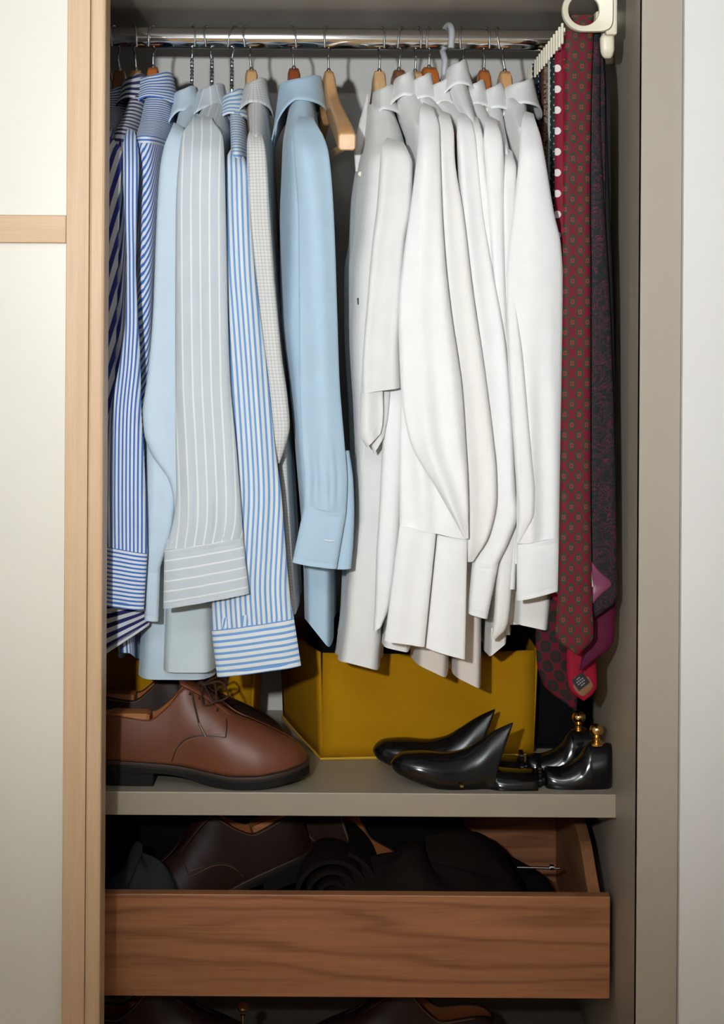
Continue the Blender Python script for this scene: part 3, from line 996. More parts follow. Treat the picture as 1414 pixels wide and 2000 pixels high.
shirt('grey blue shirt with white pinstripes and wide square cuff',
      [(205, 392, 438, 2.52, 2.60), (230, 372, 438, 2.45, 2.68), (250, 362, 437, 2.39, 2.74), (320, 354, 436, 2.385, 2.76), (420, 352, 438, 2.38, 2.76), (900, 352, 440, 2.38, 2.76), (1150, 310, 424, 2.385, 2.76), (1314, 303, 425, 2.388, 2.76)],
      dict(body=M['ghost_plain'], yoke=M['ghost'], collar=M['ghost'], sleeve=M['ghost'], cuff=M['ghost_cross']),
      (382, 441, 166, 215, -1), seed=7, group=GB, tail=0.0,
      sleeves=[([(243, 368, 243, 420, 2.392), (258, 357, 262, 434, 2.362), (300, 350, 438, 2.335), (420, 343, 441, 2.318), (620, 342, 445, 2.308), (740, 342, 449, 2.303), (880, 343, 462, 2.300), (960, 344, 468, 2.298), (1014, 339, 472, 2.298), (1074, 322, 1050, 475, 2.300)],
                dict(amp=0.0032, gather=0.002, tf=0.010))],
      cuffs=[((321, 1075), (474, 1049), (319, 1189), (486, 1159), 2.300)])

shirt('shirt in sky blue and white candy stripes, lowest cuff on the left',
      [(212, 444, 474, 2.52, 2.60), (255, 442, 478, 2.45, 2.68), (305, 441, 482, 2.39, 2.74), (420, 446, 484, 2.385, 2.76), (900, 462, 520, 2.385, 2.76), (1220, 470, 540, 2.40, 2.76)],
      dict(body=M['candy'], yoke=M['candy_cross'], collar=M['candy_cross'], sleeve=M['candy'], cuff=M['candy_cross']),
      (438, 475, 176, 232, -1), seed=8, group=GB,
      sleeves=[([(306, 443, 316, 480, 2.39), (335, 441, 340, 485, 2.36), (400, 442, 488, 2.345), (520, 442, 497, 2.337), (620, 444, 509, 2.333), (740, 446, 524, 2.33), (880, 450, 538, 2.328), (960, 446, 549, 2.327), (1060, 430, 557, 2.326), (1160, 414, 566, 2.326), (1230, 413, 1207, 574, 2.327)],
                dict(amp=0.0035, gather=0.0, tf=0.010, seed=31))],
      cuffs=[((413, 1230), (574, 1207), (424, 1322), (588, 1300), 2.327)])

shirt('grey and white graph check shirt left of the light blue oxford',
      [(208, 480, 518, 2.52, 2.60), (240, 479, 519, 2.45, 2.68), (268, 479, 519, 2.395, 2.74), (420, 488, 527, 2.39, 2.76), (800, 524, 560, 2.39, 2.76), (960, 545, 567, 2.385, 2.76), (1200, 564, 580, 2.38, 2.70)],
      dict(body=M['graph']), (474, 523, 155, 215, -1), seed=9, group=GB, tail=0.0, amp=0.001,
      sleeves=[([(268, 483, 272, 514, 2.39), (295, 482, 519, 2.365), (420, 485, 527, 2.352), (520, 495, 534, 2.348), (620, 505, 543, 2.346), (700, 512, 551, 2.345), (780, 520, 562, 2.344), (834, 526, 566, 2.344), (870, 532, 558, 2.346), (905, 539, 546, 2.35)], dict(amp=0.002))])

ox = shirt('light blue oxford shirt beside the empty beech hanger',
      [(212, 566, 612, 2.52, 2.60), (240, 550, 620, 2.45, 2.68), (265, 543, 628, 2.395, 2.74), (330, 540, 640, 2.385, 2.76), (420, 538, 644, 2.38, 2.76), (620, 540, 650, 2.38, 2.76), (740, 556, 654, 2.385, 2.76), (900, 572, 656, 2.39, 2.76), (1100, 588, 652, 2.40, 2.74), (1240, 592, 650, 2.41, 2.70)],
      dict(body=M['oxford']), (540, 630, 150, 215, -1, dict(point=0.115)), seed=10, group=GB, tail=0.004, tail_near=0.026, amp=0.004,
      sleeves=[([(243, 575, 243, 618, 2.392), (262, 572, 630, 2.362), (300, 574, 642, 2.342), (420, 582, 652, 2.33), (620, 584, 659, 2.325), (740, 585, 663, 2.322), (880, 590, 674, 2.320), (940, 594, 678, 2.319), (987, 594, 1002, 676, 2.320)],
                dict(amp=0.006, gather=0.002, tf=0.010)),
               ([(880, 640, 682, 2.340), (940, 645, 690, 2.338), (1000, 650, 692, 2.337), (1060, 650, 690, 2.337), (1110, 648, 686, 2.338)], dict(amp=0.001, name='cuff_flap'))],
      cuffs=[((594, 987), (676, 1002), (571, 1098), (657, 1111), 2.320, dict(hole=(634, 652, 1055, 2.309)))])

# ------------------------------------------------------------------ the white shirts
ln = shirt('off white linen shirt with short sleeve, open front facing left',
      [(238, 716, 768, 2.52, 2.60), (275, 704, 796, 2.44, 2.68), (320, 693, 804, 2.39, 2.74), (400, 684, 800, 2.385, 2.76), (474, 681, 795, 2.38, 2.76), (523, 674, 790, 2.38, 2.76), (646, 675, 784, 2.38, 2.76), (830, 686, 784, 2.38, 2.76), (1003, 690, 780, 2.385, 2.76), (1126, 672, 768, 2.385, 2.76), (1208, 668, 752, 2.385, 2.76), (1300, 656, 746, 2.385, 2.74)],
      dict(body=M['linen']), (722, 772, 168, 225, -1, dict(point=0.15, gap=30)), seed=12, group=GW, tail=0.012, tail_near=0.008, amp=0.005,
      sleeves=[([(285, 745, 292, 796, 2.39), (320, 742, 806, 2.36), (400, 736, 804, 2.345), (474, 727, 792, 2.335), (600, 716, 786, 2.328), (690, 709, 690, 781, 2.324), (735, 707, 732, 782, 2.322), (768, 708, 757, 783, 2.322)], dict(amp=0.006, tf=0.010, seed=5, tb=0.012)),
               ([(600, 722, 600, 752, 2.336), (690, 710, 690, 750, 2.330), (760, 705, 762, 748, 2.327), (800, 703, 800, 749, 2.327), (848, 703, 826, 748, 2.328), (874, 716, 846, 744, 2.328)], dict(amp=0.004, name='sleeve_hem_fold', tf=0.006)),
               ([(640, 722, 640, 760, 2.352), (760, 716, 755, 762, 2.345), (850, 720, 812, 758, 2.341), (886, 730, 852, 751, 2.341)], dict(amp=0.003, name='sleeve_lower_layer', tf=0.006)),
               ([(184, 716, 721, 2.548), (215, 708, 719, 2.530), (250, 699, 716, 2.500), (300, 692, 706, 2.47), (335, 694, 699, 2.47)], dict(amp=0.001, name='open_front_edge', tf=0.003, tb=0.002, nr=24))])
button(704, 340, depth_on(ln, 704, 340, 2.40) - 0.0006, ln)
bd = depth_on(ln, 700, 588, 2.39) - 0.0002
a, b2 = P(699, 582, bd), P(700, 595, bd)
tube('buttonhole', [a, (a + b2) / 2, b2], 0.0012, M['dark_slit'], ln, 6)

shirt('white shirt with long unfolded double cuff in two panels',
      [(200, 778, 818, 2.52, 2.60), (225, 792, 852, 2.45, 2.68), (255, 802, 856, 2.39, 2.74), (420, 804, 860, 2.385, 2.76), (800, 795, 880, 2.385, 2.76), (1000, 778, 880, 2.385, 2.76), (1180, 748, 840, 2.385, 2.76), (1270, 743, 806, 2.385, 2.76)],
      dict(body=M['white']), (768, 808, 142, 200, -1), seed=13, group=GW, lx=8, tail=0.004, tail_near=0.005,
      sleeves=[([(216, 820, 222, 850, 2.39), (245, 818, 858, 2.355), (300, 814, 860, 2.33), (400, 802, 863, 2.315), (500, 788, 869, 2.306), (605, 778, 880, 2.30), (760, 783, 902, 2.296), (860, 800, 909, 2.294), (950, 850, 914, 2.292), (1003, 880, 915, 2.292), (1052, 908, 915, 2.294)], dict(amp=0.0045, tf=0.010, seed=3)),
               ([(760, 784, 870, 2.318), (860, 781, 880, 2.312), (950, 780, 900, 2.308), (1026, 780, 1054, 913, 2.306)], dict(amp=0.0045, name='forearm', seed=14)),
               ([(660, 765, 800, 2.362), (850, 748, 790, 2.350), (1000, 740, 782, 2.348), (1080, 735, 776, 2.346), (1180, 732, 762, 2.346), (1233, 729, 1222, 746, 2.346)], dict(amp=0.001, name='front_edge'))],
      cuffs=[((780, 1026), (852, 1038), (751, 1251), (829, 1263), 2.303, dict(tf=0.006, amp=0.0022)), ((854, 1044), (913, 1054), (832, 1265), (908, 1288), 2.309, dict(tf=0.006, amp=0.0022))])

shirt('white shirt with narrow sleeve right of the double cuff, pinkish hem',
      [(190, 812, 842, 2.52, 2.60), (218, 838, 876, 2.45, 2.68), (240, 852, 882, 2.395, 2.74), (420, 858, 894, 2.39, 2.76), (900, 850, 950, 2.39, 2.76), (1200, 815, 885, 2.39, 2.76), (1312, 806, 882, 2.392, 2.74)],
      dict(body=M['cream_cloth'], yoke=M['white'], collar=M['white'], sleeve=M['white_warm'], cuff=M['white_warm']), (806, 838, 146, 190, -1), seed=15, group=GW, lx=8, tail=0.004, tail_near=0.013,
      sleeves=[([(232, 856, 236, 882, 2.392), (260, 856, 887, 2.362), (300, 856, 888, 2.348), (420, 858, 906, 2.335), (564, 866, 923, 2.328), (728, 880, 947, 2.324), (860, 890, 963, 2.321), (921, 895, 969, 2.320), (970, 895, 970, 2.320), (1044, 905, 956, 2.321), (1097, 912, 924, 2.323)], dict(amp=0.0045, tf=0.010))])

shirt('white shirt with plain single cuff, longest hem over the yellow box',
      [(195, 845, 880, 2.52, 2.60), (222, 872, 916, 2.45, 2.68), (245, 892, 924, 2.395, 2.74), (420, 900, 944, 2.39, 2.76), (900, 930, 996, 2.39, 2.76), (1180, 884, 948, 2.40, 2.76), (1335, 884, 946, 2.402, 2.74)],
      dict(body=M['cream_cloth'], yoke=M['white'], collar=M['white'], sleeve=M['white'], cuff=M['white']), (838, 878, 156, 200, -1), seed=16, group=GW, lx=8, tail=0.004, tail_near=0.011,
      sleeves=[([(236, 894, 240, 922, 2.392), (262, 892, 928, 2.365), (300, 893, 932, 2.358), (420, 900, 944, 2.352), (498, 908, 957, 2.349), (687, 928, 990, 2.345), (851, 940, 1003, 2.342), (962, 945, 1008, 2.341), (999, 945, 1013, 2.341), (1052, 935, 997, 2.342), (1100, 922, 974, 2.343)], dict(amp=0.0045, tf=0.010))],
      cuffs=[((922, 1098), (974, 1100), (913, 1197), (952, 1208), 2.343)])

shirt('white shirt on the grey plastic hanger with the tallest collar',
      [(172, 880, 914, 2.52, 2.60), (205, 898, 932, 2.45, 2.68), (245, 914, 942, 2.40, 2.74), (420, 926, 958, 2.395, 2.76), (900, 950, 998, 2.395, 2.76), (1150, 956, 998, 2.41, 2.76), (1270, 950, 996, 2.415, 2.74)],
      dict(body=M['white_warm'], yoke=M['white'], collar=M['white']), (869, 912, 120, 175, -1), seed=17, group=GW, lx=8, tail=0.004, tail_near=-0.014,
      sleeves=[([(240, 912, 244, 938, 2.395), (268, 914, 944, 2.372), (330, 920, 950, 2.366), (500, 940, 968, 2.362), (800, 970, 1004, 2.360), (1000, 975, 1012, 2.360), (1140, 968, 1000, 2.360), (1225, 962, 990, 2.362), (1248, 958, 968, 2.364)], dict(amp=0.002))])

shirt('white shirt with low rounded collar right of the tall collar',
      [(200, 918, 944, 2.52, 2.60), (230, 934, 968, 2.45, 2.68), (262, 946, 978, 2.395, 2.74), (420, 952, 984, 2.39, 2.76), (900, 955, 1000, 2.40, 2.76), (1240, 970, 1003, 2.42, 2.74)],
      dict(body=M['white']), (911, 938, 159, 198, -1), seed=18, group=GW, lx=8, tail=0.006,
      sleeves=[([(242, 948, 248, 974, 2.392), (270, 944, 981, 2.362), (330, 948, 985, 2.356), (420, 953, 985, 2.356), (600, 966, 990, 2.356), (800, 984, 1004, 2.356), (1000, 992, 1012, 2.358), (1150, 988, 1006, 2.36)], dict(amp=0.002))])

shirt('white shirt second from the ties, collar below the red orange hanger',
      [(212, 948, 984, 2.52, 2.60), (250, 962, 996, 2.45, 2.68), (300, 976, 1005, 2.395, 2.74), (420, 982, 1012, 2.39, 2.76), (900, 986, 1020, 2.395, 2.76), (1220, 985, 1020, 2.42, 2.74)],
      dict(body=M['white_warm'], collar=M['white'], yoke=M['white']), (937, 984, 165, 214, -1), seed=19, group=GW, lx=8, tail=0.006,
      sleeves=[([(300, 980, 310, 1004, 2.392), (325, 978, 1009, 2.365), (420, 980, 1010, 2.36), (600, 984, 1012, 2.36), (900, 998, 1024, 2.36), (1100, 1000, 1024, 2.36)], dict(amp=0.002))])

shirt('white shirt nearest the ties with a wide single cuff',
      [(196, 990, 1036, 2.52, 2.60), (225, 998, 1042, 2.46, 2.68), (252, 1002, 1050, 2.395, 2.74), (330, 1004, 1062, 2.385, 2.76), (420, 1004, 1076, 2.38, 2.74), (900, 1006, 1088, 2.38, 2.70), (1165, 1002, 1086, 2.385, 2.70), (1226, 1001, 1080, 2.388, 2.68)],
      dict(body=M['white_warm'], yoke=M['white'], collar=M['white'], sleeve=M['white'], cuff=M['white']), (978, 1044, 157, 205, -1), seed=20, group=GW, lx=8, tail=0.003, tail_near=0.006,
      sleeves=[([(233, 1020, 236, 1046, 2.392), (258, 1017, 262, 1055, 2.36), (300, 1014, 1063, 2.342), (420, 1001, 1083, 2.33), (474, 994, 1095, 2.325), (543, 989, 1099, 2.322), (687, 991, 1098, 2.32), (800, 998, 1097, 2.318), (900, 1005, 1095, 2.317), (980, 1009, 1094, 2.317), (1062, 1009, 1048, 1093, 2.318)], dict(amp=0.0045, tf=0.010, seed=8)),
               ([(430, 1000, 1003, 2.336), (560, 990, 1006, 2.322), (700, 993, 1022, 2.311), (800, 999, 1031, 2.308), (900, 1006, 1040, 2.306), (960, 1010, 1045, 2.306), (1000, 1012, 1044, 2.307), (1060, 1009, 1014, 2.312)], dict(amp=0.0012, name='elbow_fold', tf=0.008))],
      cuffs=[((1009, 1063), (1093, 1048), (1009, 1173), (1091, 1153), 2.318)])
# ------------------------------------------------------------------ the tie rack and the ties
PEG_X, PEG_Z = 0.2666, CAM_Z + 0.342
rk = thing('tie_rack', (0.33, 2.5, PEG_Z), 'cream plastic pull-out tie rack with ring handle on the right side', 'tie rack')
RD = 2.236
rc = P(1140, 20, RD)
outer, inner = [], []
NR = 56
for k in range(NR):
    a = 2 * math.pi * k / NR
    c, s = math.cos(a), math.sin(a)
    inner.append((0.0200 * c, 0.0200 * s))
    if c <= 0.02:
        outer.append((0.0285 * c, 0.0285 * s))
    else:
        w, h, n = 0.0375, 0.0285, 5.0
        r = 1 / ((c / w) ** n + (abs(s) / h) ** n) ** (1 / n)
        outer.append((r * c, r * s))
rings = []
for pts, sc, y in ((inner, 1.04, 0.004), (outer, 0.985, 0.0), (outer, 1.0, 0.003), (outer, 1.0, 0.011), (outer, 0.985, 0.014), (inner, 1.04, 0.013), (inner, 1.0, 0.011), (inner, 1.0, 0.006), (inner, 1.04, 0.004)):
    rings.append([rc + Vector((p[0] * sc, y - 0.006, p[1] * sc)) for p in pts])
v, f = bridge(rings, True, False, False)
obj('ring_handle', v, f, M['cream_plastic'], rk)
box('wall_plate', 0.330, 0.3568, 2.440, 2.475, PEG_Z - 0.016, PEG_Z + 0.06, M['cream_plastic'], rk, 0.003)
box('slide_end', 0.3165, 0.3315, 2.240, 2.262, PEG_Z - 0.004, PEG_Z + 0.062, M['cream_plastic'], rk, 0.003)
loft('lower_clip', [(66, 1176, 1199, 2.262), (76, 1171, 1200, 2.262), (95, 1172, 1200, 2.262), (108, 1175, 1197, 2.264), (114, 1180, 1193, 2.266)], M['cream_plastic'], rk, tf=0.010, tb=0.008, amp=0, nr=20, nf=14, hem_open=False)
box('rail', 0.315, 0.3305, 2.246, 2.78, PEG_Z + 0.004, PEG_Z + 0.024, M['cream_plastic'], rk, 0.002)
peg_mesh = None
for i in range(15):
    y = 2.288 + i * 0.0325
    if peg_mesh is None:
        v = []
        f = []
        for bb in (box_data(PEG_X, 0.316, y - 0.0026, y + 0.0026, PEG_Z + 0.006, PEG_Z + 0.012), box_data(PEG_X - 0.0035, PEG_X, y - 0.0034, y + 0.0034, PEG_Z - 0.010, PEG_Z + 0.018)):
            k = len(v)
            v += bb[0]; f += [tuple(q + k for q in fc) for fc in bb[1]]
        o = obj('peg', v, f, M['cream_plastic'], rk, smooth_shade=False)
        bevel(o, 0.0012)
        peg_mesh = o
        y0 = y
    else:
        o = peg_mesh.copy(); COL.objects.link(o); o.parent = rk
        o.location = (0, y - y0, 0)

TG = 'ties on the pull-out rack'


def tie(label, kind, rows, ztop_over=True, tf=0.004, tail_x=None, seed=1, mat=None):
    r0 = rows[-1]
    p = P((r0[1] + r0[2]) / 2, r0[0], r0[3])
    t = thing('necktie', p, label, 'tie', TG)
    m = mat or tie_mat('tie_' + kind, kind)
    loft('blade', rows, m, t, tf=tf, tb=0.002, amp=0.0008, seed=seed, nr=90, nf=14, nb=6, roundness=4, hem_open=False)
    # the tie's narrow end hanging down behind, joined over the peg
    y0, xl, xr, d = rows[0]
    xm = (xl + xr) / 2
    back = [(y0 + 1, xl + 1, xr - 1, d + 0.005), (y0 + 120, xm - 20, xm + 20, d + 0.007), (min(1100, r0[0] - 150), xm - 22, xm + 22, d + 0.007), (min(1130, r0[0] - 120), xm - 1, xm + 1, d + 0.007)]
    loft('narrow_end', back, m, t, tf=0.001, tb=0.001, amp=0, seed=seed, nr=40, nf=8, nb=4, roundness=4, hem_open=False)
    return t


def tie_at(label, kind, d, bottom, w=0.042, seed=1, dx=0.0, **kw):
    x0 = PEG_X + 0.0015 + dx
    def px(x): return CX + x * F_PX / d
    yt = CY - (PEG_Z + 0.012 - CAM_Z) * F_PX / d
    rows = [(yt, px(x0), px(x0 + w), d), (yt + 200, px(x0), px(x0 + w), d), (bottom - 250, px(x0 - 0.004), px(x0 + w + 0.006), d), (bottom - 45, px(x0 - 0.008), px(x0 + w + 0.012), d), (bottom, px(x0 + w / 2), px(x0 + w / 2 + 0.002), d)]
    return tie(label, kind, rows, seed=seed, **kw)


tie('burgundy tie with green diamond medallions, front of the rack', 'medallion',
    [(30, 1104, 1160, 2.264), (200, 1103, 1154, 2.262), (420, 1099, 1152, 2.260), (500, 1099, 1153, 2.260), (900, 1094, 1153, 2.260), (1160, 1089, 1156, 2.260), (1243, 1085, 1159, 2.260), (1280, 1126, 1128, 2.260)], seed=2)
t = tie('black tie with dark red paisley, right of the medallion tie', 'paisley_dark',
    [(62, 1148, 1174, 2.276), (200, 1150, 1172, 2.276), (420, 1150, 1181, 2.276), (600, 1152, 1191, 2.276), (900, 1150, 1201, 2.277), (1120, 1150, 1205, 2.278), (1168, 1148, 1206, 2.278), (1205, 1160, 1163, 2.278)], seed=3)
M['mauve'] = plain('mauve_satin', (0.17, 0.035, 0.085), 0.35, var=0.1)
M['tag_white'] = plain('white_care_tag', (0.75, 0.74, 0.72), 0.7, var=0.02)
M['label_black'] = plain('black_label', (0.012, 0.012, 0.012), 0.7, var=0.1)
loft('turned_lining', [(1096, 1153, 1155, 2.270), (1118, 1153, 1173, 2.270), (1141, 1154, 1194, 2.271), (1160, 1155, 1176, 2.270), (1178, 1156, 1159, 2.270)], M['mauve'], t, tf=0.002, tb=0.001, amp=0.0005, nr=24, nf=8, nb=4, hem_open=False)
loft('care_tag', [(1103, 1151, 1154, 2.2665), (1146, 1154, 1159, 2.2665)], M['tag_white'], t, tf=0.0008, tb=0.0005, amp=0, nr=6, nf=6, nb=4, hem_open=False)
tie('plain black tie nearest the wardrobe side', 'black',
    [(92, 1164, 1180, 2.296), (200, 1165, 1183, 2.296), (420, 1172, 1191, 2.296), (600, 1178, 1198, 2.296), (1000, 1182, 1204, 2.296), (1150, 1182, 1205, 2.296), (1190, 1192, 1194, 2.296)], seed=4)
tie('deep purple ribbed tie hanging lower behind the paisley tie', 'purple_rib',
    [(75, 1106, 1146, 2.316), (600, 1118, 1168, 2.314), (1050, 1136, 1196, 2.312), (1180, 1142, 1202, 2.312), (1250, 1142, 1199, 2.312), (1310, 1130, 1133, 2.312)], seed=5)
tie_at('magenta tie with small coloured flowers, left of the medallion tie', 'magenta', 2.332, 1230, seed=6, dx=0.006)
t = tie('bright red ribbed tie with black fibre label at its tip', 'red_rib',
    [(88, 1098, 1136, 2.352), (900, 1100, 1150, 2.350), (1240, 1108, 1158, 2.348), (1295, 1107, 1164, 2.348), (1345, 1112, 1166, 2.348), (1368, 1138, 1142, 2.348)], seed=7)
ctr = P(1134, 1331, 2.341)
ux = Vector((math.cos(math.radians(38)), 0, math.sin(math.radians(38))))
uz = Vector((-ux.z, 0, ux.x))


def patch(name, c, w, h, mat, parent, th=0.0008):
    v, f = [], []
    for y in (-th, th):
        for sx, sz_ in ((-1, -1), (1, -1), (1, 1), (-1, 1)):
            v.append(c + ux * (sx * w / 2) + uz * (sz_ * h / 2) + Vector((0, y, 0)))
    f = [(0, 1, 2, 3), (7, 6, 5, 4), (0, 4, 5, 1), (1, 5, 6, 2), (2, 6, 7, 3), (3, 7, 4, 0)]
    return obj(name, v, f, mat, parent, smooth_shade=False)


M['tan_satin'] = plain('tan_satin', (0.20, 0.09, 0.04), 0.5, var=0.1)
loft('tan_lining', [(1322, 1122, 1150, 2.3435), (1340, 1120, 1158, 2.3435), (1352, 1126, 1150, 2.3435), (1359, 1134, 1142, 2.3435)], M['tan_satin'], t, tf=0.001, tb=0.0005, amp=0, nr=14, nf=8, nb=4, hem_open=False)
fl = patch('fibre_label', ctr, 0.019, 0.017, M['label_black'], t)
M['label_text'] = plain('label_print', (0.30, 0.30, 0.30), 0.8, var=0.02)
for j, (wd, segs) in enumerate(((0.006, 2), (0.012, 4), (0.012, 4), (0.007, 2))):
    for q in range(segs):
        step = wd / segs
        patch('print_line', ctr + uz * (0.0055 - j * 0.0034) + ux * (-wd / 2 + step * (q + 0.5)) + Vector((0, -0.0011, 0)), step * 0.72, 0.0014, M['label_text'], fl, 0.0002)
tie_at('burgundy tie with large white polka dots', 'polka', 2.385, 1200, seed=8)
tie('dark burgundy tie with black floral blocks hanging lowest', 'dark_floral',
    [(95, 1090, 1126, 2.412), (900, 1076, 1128, 2.412), (1230, 1046, 1114, 2.408), (1290, 1048, 1120, 2.408), (1335, 1060, 1130, 2.408), (1388, 1122, 1126, 2.408)], seed=9)
tie_at('dark green tie with tiny pale flowers', 'green_dots', 2.446, 1190, seed=10)
tie_at('narrow silver flecked tie beside the dark green one', 'silver', 2.472, 1180, w=0.04, seed=11)
tie_at('beige and brown paisley tie', 'paisley_beige', 2.53, 1180, seed=12)
tie_at('plain brown tie behind the beige paisley tie', 'brown', 2.562, 1180, seed=13)
tie_at('navy tie with blue flecks', 'navy', 2.60, 1180, seed=14)
tie_at('navy tie with a row of white dots, near the back', 'navy_dots', 2.66, 1180, seed=15, dx=-0.004)
tie_at('black tie at the back end of the rack', 'black', 2.705, 1180, seed=16)

# ------------------------------------------------------------------ leather derby shoes
SX = [0.0, 0.012, 0.03, 0.077, 0.105, 0.131, 0.155, 0.178, 0.20, 0.23, 0.258, 0.278, 0.292, 0.300]
SZT = [0.086, 0.094, 0.096, 0.091, 0.110, 0.138, 0.126, 0.112, 0.097, 0.084, 0.071, 0.060, 0.049, 0.037]
SZB = [0.033, 0.033, 0.033, 0.031, 0.029, 0.026, 0.022, 0.0185, 0.0165, 0.0175, 0.021, 0.0245, 0.0275, 0.0295]
SW = [0.010, 0.022, 0.029, 0.0315, 0.032, 0.034, 0.039, 0.0445, 0.0485, 0.050, 0.0455, 0.036, 0.024, 0.010]
SWT = [0.006, 0.016, 0.022, 0.027, 0.025, 0.021, 0.014, 0.010, 0.004, 0.0, 0.0, 0.0, 0.0, 0.0]


def sv(arr, x): return pchip(SX, arr, x)


def shoe_pt(x, t, side, inset=0.0):
    zb, zt, w, wt = sv(SZB, x), sv(SZT, x), sv(SW, x) - inset, max(0.0, sv(SWT, x) - inset)
    k = smooth(0.13, 0.22, x)
    z = zb + (zt - zb - inset * 0.3) * ((1 - k) * t + k * math.sin(t * math.pi / 2))
    wid = wt + (w - wt) * ((1 - k) * (1 - t ** 1.8 + 0.16 * math.sin(math.pi * t)) + k * math.cos(t * math.pi / 2) ** 0.85)
    return Vector((x, side * wid, z))


def shoe_on(x, z, side, lift=0.0006):
    lo_, hi_ = 0.0, 1.0
    for _ in range(24):
        m = (lo_ + hi_) / 2
        if shoe_pt(x, m, side).z < z: lo_ = m
        else: hi_ = m
    p = shoe_pt(x, lo_, side)
    return p + Vector((0, side * lift, lift * 0.5))


